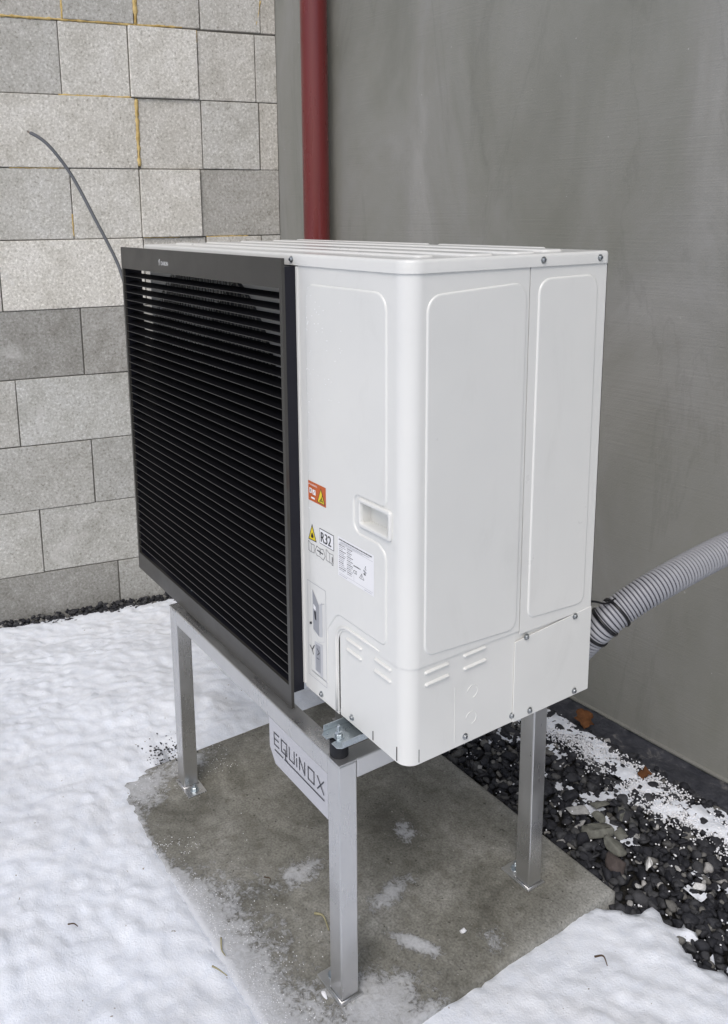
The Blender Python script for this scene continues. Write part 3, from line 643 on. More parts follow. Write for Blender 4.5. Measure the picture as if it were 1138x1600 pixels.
for x0, x1 in ((OX0-.0005, OX1+.0005),):
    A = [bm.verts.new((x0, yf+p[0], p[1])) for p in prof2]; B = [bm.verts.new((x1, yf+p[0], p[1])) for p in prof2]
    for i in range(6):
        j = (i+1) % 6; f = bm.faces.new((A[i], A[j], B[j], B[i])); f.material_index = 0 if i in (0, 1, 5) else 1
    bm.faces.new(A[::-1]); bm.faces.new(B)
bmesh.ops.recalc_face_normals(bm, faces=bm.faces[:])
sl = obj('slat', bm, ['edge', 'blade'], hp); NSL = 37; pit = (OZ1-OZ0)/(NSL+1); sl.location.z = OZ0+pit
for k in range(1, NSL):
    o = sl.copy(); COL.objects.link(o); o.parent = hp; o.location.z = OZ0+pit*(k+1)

# ---- flat print on the front plane
class Print:
    def __init__(s, y, mats): s.bm = bmesh.new(); s.y = y; s.m = mats; s.k = 0
    def poly(s, pts, mt, lift=0):
        f = s.bm.faces.new([s.bm.verts.new((x, s.y-.0002*lift, z)) for x, z in pts]); f.normal_update()
        if f.normal.y > 0: f.normal_flip()
        f.material_index = s.m.index(mt)
    def rect(s, x0, x1, z0, z1, mt, lift=0): s.poly([(x0, z0), (x1, z0), (x1, z1), (x0, z1)], mt, lift)
    def seg(s, p, q, wd, mt, lift=1):
        p, q = Vector(p), Vector(q); d = (q-p).normalized(); n_ = Vector((-d.y, d.x))*wd/2; e = d*wd/2*.9
        s.poly([tuple(p+n_-e), tuple(q+n_+e), tuple(q-n_+e), tuple(p-n_-e)], mt, lift)
    def path(s, pts, wd, mt, lift=1, closed=False):
        for i in range(len(pts)-(0 if closed else 1)): s.seg(pts[i], pts[(i+1) % len(pts)], wd, mt, lift+.02*i)
    def text(s, t, x, z, size, mt, sx=1.0, bold=0, lift=1):
        V, Fc = textgeo(t, size)
        for dx in ([0] if not bold else [-bold, 0, bold]):
            vs = [s.bm.verts.new((x+v[0]*sx+dx, s.y-.0002*lift-dx*.02, z+v[1])) for v in V]
            for f in Fc:
                ff = s.bm.faces.new([vs[i] for i in f]); ff.normal_update()
                if ff.normal.y > 0: ff.normal_flip()
                ff.material_index = s.m.index(mt)
    def done(s, name, parent, label=None):
        o = obj(name, s.bm, s.m, parent)
        if label: o['label'] = label
        return o
YP = -.0027
pt = Print(YP, ['orange', 'yellow', 'ink', 'label'])
pt.rect(-.3005, -.2385, .4040, .4425, 'orange'); pt.poly([(-.269, .4075), (-.241, .4075), (-.255, .4375)], 'ink', 1); pt.poly([(-.2665, .4090), (-.2435, .4090), (-.255, .4345)], 'yellow', 2)
for a in ((-.2600, .411, -.252, .4195), (-.2555, .411, -.250, .425), (-.258, .4125, -.2485, .4125), (-.2535, .418, -.247, .411)): pt.seg(a[:2], a[2:], .0012, 'ink', 3)
pt.text('WARNING', -.2935, .4345, .0052, 'label', 1.0, 0, 1); pt.seg((-.2975, .4365), (-.2965, .4365), .002, 'label')
pt.rect(-.296, -.288, .419, .429, 'label', 1); pt.rect(-.285, -.274, .418, .428, 'label', 1); pt.rect(-.290, -.277, .409, .4125, 'label', 1)
pt.rect(-.294, -.2915, .421, .427, 'ink', 2); pt.seg((-.283, .4195), (-.276, .4265), .001, 'orange', 2)
pt.done('warning_sticker', hp, 'orange sticker with a yellow warning triangle')
pt = Print(YP, ['yellow', 'ink'])
pt.poly([(-.3035, .3235), (-.2735, .3250), (-.2890, .3580)], 'ink', 0); pt.poly([(-.3005, .3255), (-.2765, .3268), (-.2888, .3530)], 'yellow', 1)
pt.poly(rounded([(-.2935, .3295), (-.2845, .3300), (-.2840, .3345), (-.2885, .3415), (-.2925, .3345)], .0015, 3), 'ink', 2); pt.done('flammable_sign', hp, 'yellow triangle with a flame')
pt = Print(YP, ['label', 'ink'])
pt.rect(-.2625, -.2130, .3275, .3580, 'ink'); pt.rect(-.2612, -.2143, .3288, .3567, 'label', 1); pt.text('R32', -.2590, .3325, .0285, 'ink', .82, .0007, 2)
pt.done('refrigerant_sticker', hp, 'R32 in black on white in a thin frame')
# manual pictograms
def book(pt, x, z, w, h, kind):
    if kind == 1:
        pt.path([(x, z), (x+w*.5, z-.001), (x+w, z), (x+w, z+h*.85), (x+w*.5, z+h*.8), (x, z+h), (x, z)], .0008, 'ink'); pt.seg((x+w*.5, z), (x+w*.5, z+h*.82), .0007, 'ink')
    else:
        pt.path([(x, z+h*.45), (x+w*.18, z+h), (x+w*.5, z+h*.9), (x+w*.82, z+h), (x+w, z+h*.45), (x+w*.82, z), (x+w*.5, z+h*.12), (x+w*.18, z+h*.1), (x, z+h*.45)], .0009, 'ink'); pt.seg((x+w*.24, z+h*.62), (x+w*.76, z+h*.55), .0022, 'ink'); pt.seg((x+w*.5, z+h*.35), (x+w*.5, z+h*.8), .0016, 'ink')
pt = Print(YP, ['ink']); book(pt, -.3035, .3010, .021, .019, 1); book(pt, -.2795, .2975, .036, .021, 2); book(pt, -.2400, .3015, .024, .021, 1)
pt.seg((-.219, .3045), (-.219, .3135), .002, 'ink'); pt.seg((-.221, .2985), (-.2165, .2985), .0012, 'ink'); pt.done('manual_symbols', hp)
# rating plate
pt = Print(YP, ['label', 'ink', 'print_grey']); pt.rect(-.1995, -.0870, .2865, .3625, 'label')
rp = random.Random(4)
def dashes(x0, x1, z, h, mt):
    x = x0
    while x < x1:
        l_ = rp.uniform(.0012, .0042); pt.rect(x, min(x+l_, x1), z, z+h, mt, 1); x += l_+rp.uniform(.0005, .0012)
dashes(-.196, -.093, .3565, .0022, 'ink'); dashes(-.190, -.100, .3532, .0011, 'print_grey'); dashes(-.193, -.120, .3512, .0009, 'print_grey')
pt.rect(-.196, -.090, .3495, .3499, 'print_grey', 1)
for i in range(14):
    z = .3468-.0037*i; dashes(-.196, -.196+rp.uniform(.012, .024), z, .0014, 'ink' if i % 3 == 0 else 'print_grey'); dashes(-.170, -.170+rp.uniform(.012, .020), z, .0014, 'print_grey' if i % 2 else 'ink')
dashes(-.149, -.127, .3215, .0022, 'ink'); pt.text('CE', -.150, .3080, .0095, 'ink', 1.0, .0001, 1); pt.path([(-.131, .3060), (-.117, .3060), (-.124, .3155)], .0008, 'ink', 1, True); pt.seg((-.124, .3085), (-.124, .3125), .0009, 'ink', 2)
pt.path([(-.1115, .3340), (-.114, .3290), (-.1105, .3270)], .0011, 'ink'); pt.seg((-.117, .3240), (-.1115, .3215), .0035, 'print_grey'); pt.seg((-.1165, .3185), (-.1135, .3175), .003, 'ink')
pt.rect(-.196, -.090, .2925, .2929, 'print_grey', 1); pt.rect(-.1485, -.1481, .2929, .3055, 'print_grey', 1); dashes(-.196, -.170, .2890, .0012, 'print_grey'); dashes(-.116, -.094, .2885, .0010, 'print_grey')
pt.done('rating_plate', hp, 'white rating plate with fine rows of print')
# mounting diagram
pt = Print(-.0004, ['print_grey', 'print_light', 'ink', 'label'])
q = lambda a, b, c, d: [(a, c), (b, c), (b, d), (a, d)]
def DP(u, v): return (-.3105+.0665*u, .0365+.2005*v)      # u,v 0..1
pt.y = YP
pt.path([DP(0, 0), DP(1, .0), DP(1, 1), DP(0, 1)], .0008, 'print_grey', 1, True)
pt.poly([DP(.28, .93), DP(.30, .52), DP(.62, .48), DP(.62, .80)], 'print_grey', 1); pt.poly([DP(.64, .80), DP(.64, .48), DP(.80, .50), DP(.80, .86)], 'print_light', 1)
pt.path([DP(.28, .93), DP(.62, .81), DP(.92, .86)], .0007, 'print_grey', 2); pt.path([DP(.92, .86), DP(.92, .47), DP(.6, .42), DP(.3, .52)], .0006, 'print_light', 2)
pt.poly([DP(.36, .72), DP(.40, .64), DP(.48, .63), DP(.46, .72)], 'ink', 3); pt.poly(rounded([DP(.33, .79), DP(.46, .77), DP(.46, .73), DP(.33, .74)], .001, 3), 'label', 3)
pt.poly([DP(.10, .545), DP(.22, .56), DP(.22, .585), DP(.10, .57)], 'ink', 2)
pt.poly([DP(.36, .40), DP(.80, .42), DP(.80, .06), DP(.36, .10)], 'print_light', 1); pt.poly([DP(.42, .38), DP(.68, .385), DP(.68, .10), DP(.42, .10)], 'print_grey', 2)
pt.path([DP(.10, .32), DP(.22, .29), DP(.34, .35)], .0020, 'ink', 3); pt.seg(DP(.22, .29), DP(.28, .25), .0018, 'ink', 3); pt.path([DP(.50, .34), DP(.62, .31), DP(.52, .275)], .0018, 'ink', 3); pt.seg(DP(.48, .24), DP(.6, .24), .0012, 'ink', 3)
pt.done('mounting_diagram', hp, 'grey line drawing of how the cover comes off, in a thin frame')
# maker's mark on the bezel
pt = Print(GY-.0004, ['silver']); pt.poly([(-.9265, .8265), (-.9195, .8375), (-.9240, .8375), (-.9285, .8335)], 'silver'); pt.poly([(-.9275, .8225), (-.9245, .8225), (-.9215, .8325), (-.9235, .8325)], 'silver', 1); pt.text('DAIKIN', -.9150, .8235, .0135, 'silver', 1.0, .0004)
pt.done('maker_logo', hp)
# mounting feet: galvanised U-channels under the base, bolt and nuts on each
def foot(x, y0, y1, yb):
    s = 1 if y1 > y0 else -1; bm = bmesh.new(); a, b = x-.0315, x+.0315
    pts = [(a+.006, y0), (x-.008, y0), (x-.006, y0+s*.012), (x, y0+s*.016), (x+.006, y0+s*.012), (x+.008, y0), (b-.006, y0), (b, y0+s*.008), (b, y1), (a, y1), (a, y0+s*.008)]
    prism(bm, pts, 'z', -.0170, -.0148)
    for xx in (a, b): ya, yb_ = sorted((y0+s*.008, y1)); box(bm, xx-.0012, xx+.0012, ya, yb_, -.0146, -.0030)
    f = obj('mounting_foot', bm, 'galv', hp, bevel=.0006)
    bm = bmesh.new(); T = Matrix.Translation((x, yb, -.0147)); lathe(bm, [(.0105, 0), (.0105, .0016)], T, 20); lathe(bm, [(.0078, .0018), (.0078, .0072), (.0068, .0080)], T, 6); lathe(bm, [(.0072, .0082), (.0072, .0125), (.006, .0132)], T @ Matrix.Rotation(.4, 4, 'Z'), 6); lathe(bm, [(.0034, .013), (.0034, .0225), (.0026, .0240)], T, 10)
    obj('bolt', bm, 'galv', f)
FX = (-.1645, -.868); YD0, YD1 = -.0285, LY2+.021
foot(FX[0], -.0500, .055, YD0); foot(FX[1], -.0230, .055, -.0100)
for fx_ in FX: foot(fx_, D+.042, D-.05, YD1)

# ================================================================== STAND
st = thing('steel_stand', 'brushed stainless steel four-legged stand bolted to the slab, with a name plate at the front', 'stand', (0, 0, H))
def S(name, bm, mt, bevel=.0018, parent=None, mats=None):
    bmesh.ops.translate(bm, verts=bm.verts[:], vec=(0, 0, -H)); return obj(name, bm, mats or mt, parent or st, bevel=bevel)
ZC = ZB-.0035
for x0, dirx in ((LX-LS, -1), (LX2-LS, 1)):
    for y0 in (LY, LY2):
        leg = S('leg', bx(x0, x0+LS, y0, y0+LS, H+.0042, ZC), 'steel', .0028)
        S('leg_cap', bx(x0-.0006, x0+LS+.0006, y0-.0006, y0+LS+.0006, ZC+.0002, ZB), 'steel', .0012, leg)
        xa, xb = (x0-.040, x0+LS+.006) if dirx < 0 else (x0-.006, x0+LS+.042)
        pl_ = S('base_plate', bx(xa, xb, y0-.006, y0+LS+.006, H+.0002, H+.0040), 'steel', .0008, leg)
        bm = bmesh.new(); xc = x0-.020 if dirx < 0 else x0+LS+.021; T = Matrix.Translation((xc, y0+LS/2, H+.0040))
        lathe(bm, [(.0115, 0), (.0115, .0016)], T, 20); lathe(bm, [(.0078, .0016), (.0078, .0085), (.0066, .0095)], T, 6); lathe(bm, [(.0040, .0094), (.0040, .0165)], T, 10); S('anchor_bolt', bm, 'galv', 0, leg)
        bm = bmesh.new(); tube(bm, [(x0-.001, y0-.001, H+.0045), (x0+LS+.001, y0-.001, H+.0045), (x0+LS+.001, y0+LS+.001, H+.0045), (x0-.001, y0+LS+.001, H+.0045), (x0-.001, y0-.001, H+.0045)], .0018, 6); S('weld', bm, 'steel', 0, leg)
xl, xr = LX2+.0003, LX-LS-.0003
S('front_rail', bx(xl, xr, LY+.0008, LY+LS-.0008, ZB-LS, ZB-.0008), 'steel', .0025); S('back_rail', bx(xl, xr, LY2+.0008, LY2+LS-.0008, ZB-LS, ZB-.0008), 'steel', .0025)
for x0 in (LX-LS, LX2-LS): S('side_rail', bx(x0+.0008, x0+LS-.0008, LY+LS+.0004, LY2-.0004, ZB-LS, ZB-.0008), 'steel', .0025)
for fx_ in FX:
    for fy_ in (YD0 if fx_ > -.5 else -.0300+.0205, YD1):
        bm = bmesh.new(); lathe(bm, [(.0172, ZB), (.0178, ZB+.002), (.0178, -.0205), (.0172, -.0186)], Matrix.Translation((fx_, fy_, 0)), 28); o = S('rubber_damper', bm, 'rubber', 0); o.data.shade_smooth(); o.data.set_sharp_from_angle(angle=R(40))
# name plate
zt_ = ZB-LS; PX0, PX1 = -.400, LX-LS-.0006
bm = bmesh.new(); prism(bm, [(PX0, zt_+.0005), (PX0, -.157), (-.377, -.186), (PX1, -.186), (PX1, zt_+.0005)], 'y', LY+.001, LY+.004)
sp_ = S('name_plate', bm, 'signsteel', .0005)
pt = Print(LY+.0006, ['letter'])
lw = .0029; zt2, zb2 = -.1145, -.1410
def LT(x, w): return lambda u, v: (x+w*u, zb2+(zt2-zb2)*v)
e = LT(-.3790, .0195); pt.path([e(0, 1), e(1, 1)], lw, 'letter'); pt.path([e(0, .5), e(.9, .5)], lw, 'letter'); pt.path([e(0, 0), e(1, 0)], lw, 'letter'); pt.seg(e(0, 0), e(0, 1), lw*.8, 'letter', 1.5)
e = LT(-.3490, .0220); pt.path([e(0, 0), e(0, 1), e(1, 1), e(1, 0), e(0, 0)], lw, 'letter'); pt.path([e(.45, .35), e(.75, .35), e(.75, -.38), e(1.0, -.42)], lw, 'letter', 2)
e = LT(-.3170, .0195); pt.path([e(0, 1), e(0, 0), e(1, 0), e(1, 1)], lw, 'letter')
e = LT(-.2880, .001); pt.seg(e(0, 0), e(0, .66), lw, 'letter'); pt.seg(e(0, .93), e(0, 1.05), lw, 'letter')
e = LT(-.2770, .0200); pt.path([e(0, 0), e(0, 1), e(1, 0), e(1, 1)], lw, 'letter')
e = LT(-.2440, .0215); pt.path([e(0, 0), e(0, 1), e(1, 1), e(1, 0), e(0, 0)], lw, 'letter')
e = LT(-.2100, .0225); pt.seg(e(0, 0), e(1, 1), lw, 'letter'); pt.seg(e(0, 1), e(1, 0), lw, 'letter', 2)
pt.seg((-.3765, -.1535), (-.3440, -.1535), .0030, 'letter'); pt.seg((-.3360, -.1535), (-.1870, -.1535), .0030, 'letter')
bmesh.ops.translate(pt.bm, verts=pt.bm.verts[:], vec=(0, 0, -H)); pt.done('lettering', sp_)

# ================================================================== HOSE AND CABLE
def bez(P, n):
    """Catmull-Rom through P"""
    P = [Vector(p) for p in P]; P = [P[0]*2-P[1]]+P+[P[-1]*2-P[-2]]; out = []
    for i in range(1, len(P)-2):
        for k in range(n):
            t = k/n; a, b, c, d_ = P[i-1:i+3]
            out.append(0.5*((2*b)+(c-a)*t+(2*a-5*b+4*c-d_)*t*t+(3*b-a-3*c+d_)*t**3))
    out.append(P[-2]); return out
def resample(P, ds):
    L = [0]
    for a, b in zip(P, P[1:]): L.append(L[-1]+(b-a).length)
    out = []; s = 0; i = 0
    while s < L[-1]:
        while L[i+1] < s: i += 1
        t = (s-L[i])/(L[i+1]-L[i]); out.append(P[i].lerp(P[i+1], t)); s += ds
    return out
HR = .0318
def ony(u, v, Y0):
    q = fw+rt2*((u-527.18)/F_)-up2*((v-591.47)/F_); t = (Y0-CAM.y)/q.y; return CAM+q*t
hpth = bez([ony(840, 1068, .505), ony(885, 1030, .500), ony(932, 984, .515), ony(975, 949, .56), ony(1040, 908, .645), ony(1142, 855, .82), ony(1240, 822, .98), ony(1300, 805, 1.25)], 24)
pitch = .0079; sub = 8; pth = resample(hpth, pitch/sub)
radp = [0, .0003, .0003, 0, -.0004, -.0026, -.0036, -.0026]
hose = thing('corrugated_hose', 'grey corrugated conduit running from behind the heat pump into the rendered wall', 'hose', tuple(pth[0]))
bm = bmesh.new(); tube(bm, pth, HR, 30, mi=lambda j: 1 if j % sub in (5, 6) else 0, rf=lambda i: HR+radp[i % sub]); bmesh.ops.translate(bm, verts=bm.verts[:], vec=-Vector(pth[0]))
obj('conduit', bm, ['hose', 'groove_shade'], hose)
def tie(i, tilt=0.0):
    p = pth[i]; t = (pth[i+4]-pth[i-4]).normalized(); t = (t+Vector((tilt, 0, tilt*.5))).normalized(); u = t.orthogonal().normalized(); v = t.cross(u); bm = bmesh.new(); A = []
    for k in range(33):
        a = 2*math.pi*k/32; A.append([bm.verts.new(p+(u*math.cos(a)+v*math.sin(a))*r_+t*o_-Vector(pth[0])) for r_, o_ in ((HR-.0004, -.0030), (HR+.0026, -.0030), (HR+.0026, .0030), (HR-.0004, .0030))])
    for a, b in zip(A, A[1:]):
        for j in range(4): bm.faces.new((a[j], b[j], b[(j+1) % 4], a[(j+1) % 4])).smooth = True
    obj('cable_tie', bm, 'zip', hose)
def nearest(u, v):
    best = None
    for i, p in enumerate(pth):
        d_ = p-CAM; z_ = d_.dot(fw); a = 527.18+F_*d_.dot(rt2)/z_; b = 591.47-F_*d_.dot(up2)/z_; e_ = (a-u)**2+(b-v)**2
        if best is None or e_ < best[0]: best = (e_, i)
    return best[1]
i1, i2, i3 = nearest(930, 990), nearest(946, 972), nearest(967, 960)
tie(max(i1, 8), .0); tie(i2, .0); tie(i3, -.15)
q0 = pth[i3]+Vector((0, 0, HR+.002)); bm = bmesh.new(); tube(bm, [v_-Vector(pth[0]) for v_ in bez([pth[i3]+Vector((0, 0, HR+.001)), ony(948, 943, .515), ony(930, 940, .485), ony(916, 940, .462)], 6)], .0022, 6); obj('tie_strap', bm, 'zip', hose)

def onx(u, v, X0):
    q = fw+rt2*((u-527.18)/F_)-up2*((v-591.47)/F_); t = (X0-CAM.x)/q.x; return CAM+q*t
cpx = [(47, 207, -1.50), (60, 214, -1.49), (75, 226, -1.48), (93, 247, -1.47), (112, 274, -1.46), (131, 308, -1.44), (148, 341, -1.42), (166, 375, -1.40), (184, 412, -1.38), (200, 455, -1.35)]
cp_ = [onx(*a) for a in cpx]; last = cp_[-1]
cp_ = cp_+[Vector((-1.30, last.y+.05, last.z-.16)), Vector((-1.22, last.y+.15, last.z-.27)), Vector((-1.10, last.y+.22, last.z-.30))]
cpp = bez(cp_, 6); cb = thing('loose_cable', 'thin grey cable with a bare cut end sticking up before the block wall', 'cable', tuple(cpp[-1]))
bm = bmesh.new(); tube(bm, [p-cpp[-1] for p in cpp], .0047, 10); obj('sheath', bm, 'cable', cb)
bm = bmesh.new(); dv = (cpp[0]-cpp[1]).normalized()
for k in range(3): o_ = Vector((0, .0018*math.cos(k*2.1), .0018*math.sin(k*2.1))); tube(bm, [cpp[0]+o_-cpp[-1], cpp[0]+dv*.008+o_-cpp[-1]], .0012, 6)
obj('wire_end', bm, 'copper', cb)

# ================================================================== GRAVEL AND LOOSE THINGS
bmi = bmesh.new(); bmesh.ops.create_icosphere(bmi, subdivisions=2, radius=1); ICV = np.array([v.co[:] for v in bmi.verts]); ICF = np.array([[v.index for v in f.verts] for f in bmi.faces]); bmi.free()
bmi = bmesh.new(); bmesh.ops.create_icosphere(bmi, subdivisions=3, radius=1); ICV3 = np.array([v.co[:] for v in bmi.verts]); ICF3 = np.array([[v.index for v in f.verts] for f in bmi.faces]); bmi.free()
bmi = bmesh.new(); bmesh.ops.create_icosphere(bmi, subdivisions=1, radius=1); IC1 = np.array([v.co[:] for v in bmi.verts]); IF1 = np.array([[v.index for v in f.verts] for f in bmi.faces]); bmi.free()
def stones_mesh(name, pos, size, flat, V0, F0, mt, tones=None, jag=.45, seed=1, cuts=3, cl=(.35, .75)):
    r_ = np.random.default_rng(seed); N = len(pos); nv = len(V0); out = np.empty((N, nv, 3))
    for i in range(N):
        v = V0.copy()
        for _ in range(cuts+2):
            nrm = r_.normal(size=3); nrm /= np.linalg.norm(nrm); dlim = r_.uniform(*cl); t = v@nrm; v = v-np.outer(np.maximum(t-dlim, 0), nrm)
        v = v*(1+jag*r_.uniform(-.5, .5, (nv, 1))*.5)*np.array([r_.uniform(.75, 1.3), r_.uniform(.7, 1.1), flat[i]])
        a, b = r_.uniform(0, 6.28), r_.uniform(-.5, .5); ca, sa, cb_, sb = math.cos(a), math.sin(a), math.cos(b), math.sin(b)
        v = v@np.array([[1, 0, 0], [0, cb_, -sb], [0, sb, cb_]]).T@np.array([[ca, -sa, 0], [sa, ca, 0], [0, 0, 1]]).T
        out[i] = v*size[i]+pos[i]
    V = out.reshape(-1, 3); Fc = (F0[None]+(np.arange(N)*nv)[:, None, None]).reshape(-1, 3)
    me = bpy.data.meshes.new(name); me.vertices.add(len(V)); me.vertices.foreach_set('co', V.astype(np.float32).ravel()); me.loops.add(len(Fc)*3); me.loops.foreach_set('vertex_index', Fc.astype(np.int32).ravel())
    me.polygons.add(len(Fc)); me.polygons.foreach_set('loop_start', np.arange(0, len(Fc)*3, 3, dtype=np.int32)); me.update(calc_edges=True)
    if tones is not None: at = me.attributes.new('tone', 'FLOAT', 'POINT'); at.data.foreach_set('value', np.repeat(tones, nv).astype(np.float32))
    me.materials.append(MT[mt]); return me
def walldist(x, y): return (x-O.x)*GN.x+(y-O.y)*GN.y
NG = 9500
px = rng.uniform(-1.15, 1.5, NG*2); py = rng.uniform(.55, 1.25, NG*2)
ok = (walldist(px, py) > .105) & ~((px < SX1+.006) & (py < SY1+.006)) & (py < 1.3) & ~((px > .0) & (py < .52))
px, py = px[ok][:NG], py[ok][:NG]
sz = np.clip(rng.lognormal(math.log(.0118), .33, len(px)), .006, .026)
pz = terrain(px, py)-.048+rng.uniform(0, .026, len(px))-sz*.2
# strips: at the wall side further left, by the block wall, and the corner near the slab
N2 = 2600; s_ = rng.uniform(0.0, 3.0, N2); dd_ = rng.uniform(.0, .13, N2); p2 = np.array([[O.x+KE.x*a+KN.x*b, O.y+KE.y*a+KN.y*b] for a, b in zip(s_, dd_)])
s2 = np.clip(rng.lognormal(math.log(.0095), .3, N2), .005, .017); z2 = terrain(p2[:, 0], p2[:, 1])-.014+rng.uniform(0, .018, N2)
N3 = 170; a3 = rng.uniform(0, 1, N3); p3 = np.stack([-1.075+rng.normal(0, .035, N3), -.03+rng.uniform(-.06, .08, N3)], 1); s3_ = rng.uniform(.0015, .0045, N3); z3 = H+rng.uniform(-.004, .007, N3)
pos = np.concatenate([np.stack([px, py, pz], 1), np.column_stack([p2, z2]), np.column_stack([p3, z3])]); size = np.concatenate([sz, s2, s3_])
tones = rng.uniform(0, .9, len(pos))**1.3; tones[rng.random(len(pos)) < .07] = .93; tones[rng.random(len(pos)) < .03] = 1.0
me = stones_mesh('gravel', pos, size, rng.uniform(.45, .9, len(pos)), ICV, ICF, 'stone', tones, jag=.10, seed=2, cuts=5)
g = link('gravel', me); tag(g, 'dark basalt gravel between the slab and the rendered wall', 'gravel', kind='stuff')
# white snow grains drifted along the gravel near the wall
NW = 42000; t = rng.uniform(-.75, 1.3, NW); cen = 1.028+.04*t+rng.normal(0, .036, NW)-.10*np.clip(t, 0, 1.5)+.02*np.sin(t*9); 
wx, wy = t, cen; keep = (fbm(wx, wy, 11, 4, .6) > -.16+.30*rng.random(NW)-.10) & (walldist(wx, wy) > .125)
wx, wy = wx[keep], wy[keep]; sx_ = rng.uniform(-1.0, 1.4, 900); sy_ = rng.uniform(.62, 1.08, 900); kk = walldist(sx_, sy_) > .09; wx = np.concatenate([wx, sx_[kk]]); wy = np.concatenate([wy, sy_[kk]])
ws = rng.uniform(.0014, .0036, len(wx)); wz = terrain(wx, wy)-.030+rng.uniform(-.006, .010, len(wx))
me = stones_mesh('snow_grains', np.stack([wx, wy, wz], 1), ws, np.full(len(wx), .9), IC1, IF1, 'snowgrain', None, seed=4, cuts=0)
g = link('snow_grains', me); tag(g, 'white frozen snow grains scattered over the dark gravel beside the wall', 'snow grains', kind='stuff')
gx_ = np.arange(-.8, 1.35, .004); gy_ = np.arange(.78, 1.16, .004); X, Y = np.meshgrid(gx_, gy_, indexing='ij')
cenf = 1.028+.04*X-.10*np.clip(X, 0, 1.5)+.02*np.sin(X*9); bandv = np.exp(-((Y-cenf)/.05)**2)
msk = (bandv*.50+fbm(X, Y, 15, 5, .7)*1.25 > .40) & (walldist(X, Y) > .118)
Zs = terrain(X, Y)-.0315+.012*bandv+.006*fbm(X, Y, 30, 3)
me = gridmesh('snow_dusting', X, Y, Zs, keep=msk); me.materials.append(MT['snow']); g = link('snow_dusting', me); tag(g, 'thin patches of snow caught between the dark stones beside the wall', 'snow', kind='stuff')
def stone(name, label, cat, x, y, z, r, flat, mt, seed, group=None, ico=True, stretch=(1, 1)):
    me = stones_mesh(name, np.array([[0., 0., 0.]]), [1.0], [flat], ICV3, ICF3, mt, None, jag=.05, seed=seed, cuts=9, cl=(.25, .7)); o = link(name, me, None, (x, y, z)); o.scale = (r*stretch[0], r*stretch[1], r); tag(o, label, cat, group); return o
stone('white_stone', 'white angular stone lying on the gravel nearest the slab corner', 'stone', -.038, .757, H-.012, .019, .8, 'whitestone', 21, stretch=(1.1, .9))
stone('white_stone', 'white ice-like chunk at the right edge of the gravel', 'stone', .063, .800, H-.016, .017, .8, 'whitestone', 22)
stone('snow_lump', 'small round lump of snow on the slab in front of the back leg', 'snow lump', -.127, .253, H+.006, .0105, .85, 'snowgrain', 23)
stone('snow_chip', 'white chip of ice on the slab beside the near leg foot', 'snow lump', -.166, -.068, H+.004, .0085, .5, 'snowgrain', 24, stretch=(1.3, .8))
stone('dark_stone', 'large purple-brown broken stone against the back corner of the slab', 'stone', -.088, .712, H-.022, .033, .75, 'brownstone', 25)
lst = [(-.262, .772, .030, 'palestone', 'pale grey broken stone beside the leg, largest of the pale ones'), (-.232, .742, .019, 'palestone', 'small pale grey chip in front of the largest pale stone'), (-.215, .800, .022, 'mortarbit', 'olive grey mortar lump right of the large pale stone'),
       (-.190, .752, .030, 'mortarbit', 'flat olive mortar piece nearest the slab edge'), (-.135, .755, .026, 'mortarbit', 'olive mortar piece behind the purple-brown stone'), (-.130, .825, .017, 'palestone', 'pale grey pebble among the mortar pieces furthest right'),
       (-.250, .845, .024, 'mortarbit', 'olive mortar piece nearest the band of white grains'), (-.195, .855, .022, 'mortarbit', 'second olive mortar piece along the band of white grains'), (-.150, .795, .024, 'mortarbit', 'middle olive mortar piece in the heap'), (-.290, .735, .012, 'palestone', 'pale grey pebble at the foot of the steel leg'),
       (-.02, .70, .013, 'palestone', 'pale pebble beside the snow edge'), (-.005, .82, .012, 'palestone', 'pale pebble between the two white stones')]
for i, (x, y, r_, mt, lb) in enumerate(lst): r_ *= 1.35 if mt == 'mortarbit' else 1.1; stone('mortar_piece' if mt == 'mortarbit' else 'pale_stone', lb, 'stone', x, y, H-.034+r_*.35, r_, .38, mt, 30+i, 'broken mortar and pale stones on the gravel')
def leaf(x, y, z, L, W, label, rot, seed):
    r_ = random.Random(seed); bm = bmesh.new(); N = 12; rows = []
    for i in range(N+1):
        t = i/N; wv = W*math.sin(math.pi*t**.8)*(1+.25*math.sin(t*21+seed))+.001
        rows.append([bm.verts.new((L*(t-.5), s*wv, .25*L*math.sin(t*2.4)+abs(s)*.006*math.sin(t*9+seed)+r_.uniform(-.0015, .0015))) for s in (-1, -.5, 0, .5, 1)])
    for a, b in zip(rows, rows[1:]):
        for j in range(4): bm.faces.new((a[j], b[j], b[j+1], a[j+1])).smooth = True
    o = obj('dead_leaf', bm, 'rustleaf', None, loc=(x, y, z)); o.rotation_euler = (R(18), R(-8), rot); s = o.modifiers.new('t', 'SOLIDIFY'); s.thickness = .0012; tag(o, label, 'leaf', 'dead brown leaves on the gravel')
leaf(-.520, 1.085, H-.012, .075, .026, 'large rust-brown dead leaf under the back corner of the heat pump', 2.4, 1); leaf(-.256, 1.030, H-.016, .038, .014, 'small curled brown leaf lying on the white snow grains', .8, 2)
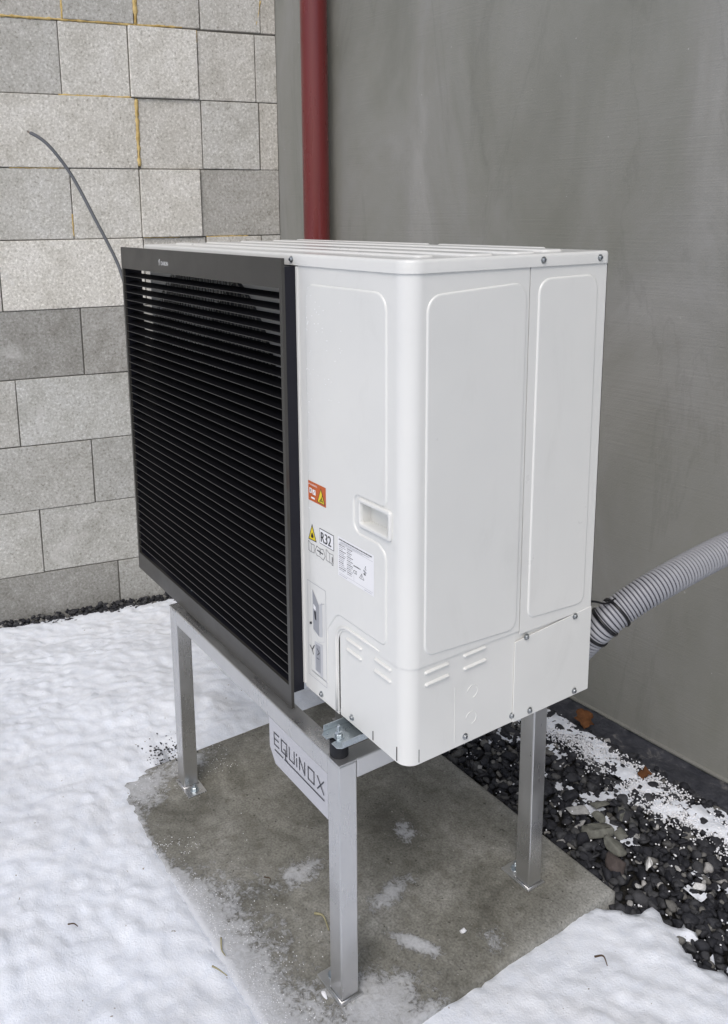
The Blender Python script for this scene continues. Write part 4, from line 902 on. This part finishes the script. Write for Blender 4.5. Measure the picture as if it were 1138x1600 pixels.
def strand(pts, r_, mt, name, label, cat, grp=None):
    P = bez(pts, 6); bm = bmesh.new(); tube(bm, [p-P[0] for p in P], r_, 6, rf=lambda i: r_*(1-.6*i/len(P))); o = obj(name, bm, mt, None, loc=tuple(P[0])); tag(o, label, cat, grp)
strand([(-.395, -.180, H+.010), (-.372, -.190, H+.006), (-.350, -.192, H+.010)], .0022, 'straw', 'grass_blade', 'curved dry grass blade at the snow edge, the one further back', 'grass blade')
strand([(-.335, -.228, H+.018), (-.318, -.222, H+.021), (-.300, -.212, H+.016)], .002, 'straw', 'grass_blade', 'straight dry grass blade lying on the snow near the bottom of the picture', 'grass blade')
strand([(-.345, .020, H+.004), (-.325, .030, H+.007), (-.290, .022, H+.003)], .003, 'straw', 'straw_stalk', 'pale stalk on the slab left of the near leg', 'stalk')
strand([(-.600, -.440, H+.020), (-.590, -.430, H+.024), (-.582, -.424, H+.02)], .0018, 'twig', 'twig', 'tiny brown twig lying in the snow at the lower left', 'twig')
strand([(-.50, -.02, H+.002), (-.487, -.012, H+.004), (-.478, -.018, H+.002)], .0012, 'twig', 'twig', 'thin dark twig on the slab left of the name plate', 'twig')
strand([(.075, .43, H+.012), (.09, .437, H+.022), (.105, .432, H+.014)], .0022, 'twig', 'twig', 'short bent twig in the snow at the right', 'twig')
# crumbs of snow along the slab front
NC = 1500; cx = rng.uniform(-.75, -.03, NC); cy = SY0+np.abs(rng.normal(0, .07, NC)); k_ = fbm(cx, cy, 18, 3) > .02; cx, cy = cx[k_], cy[k_]
ex = rng.uniform(-1.03, -.9, 260); ey = rng.uniform(-.18, .12, 260); cx = np.concatenate([cx, ex]); cy = np.concatenate([cy, ey])
me = stones_mesh('snow_crumbs', np.stack([cx, cy, np.full(len(cx), H+.0008)], 1), rng.uniform(.0005, .0015, len(cx)), np.full(len(cx), .55), IC1, IF1, 'snowgrain', None, seed=8, cuts=0)
g = link('snow_crumbs', me); tag(g, 'crumbs of trodden snow on the slab along its snowy front edge', 'snow crumbs', kind='stuff')
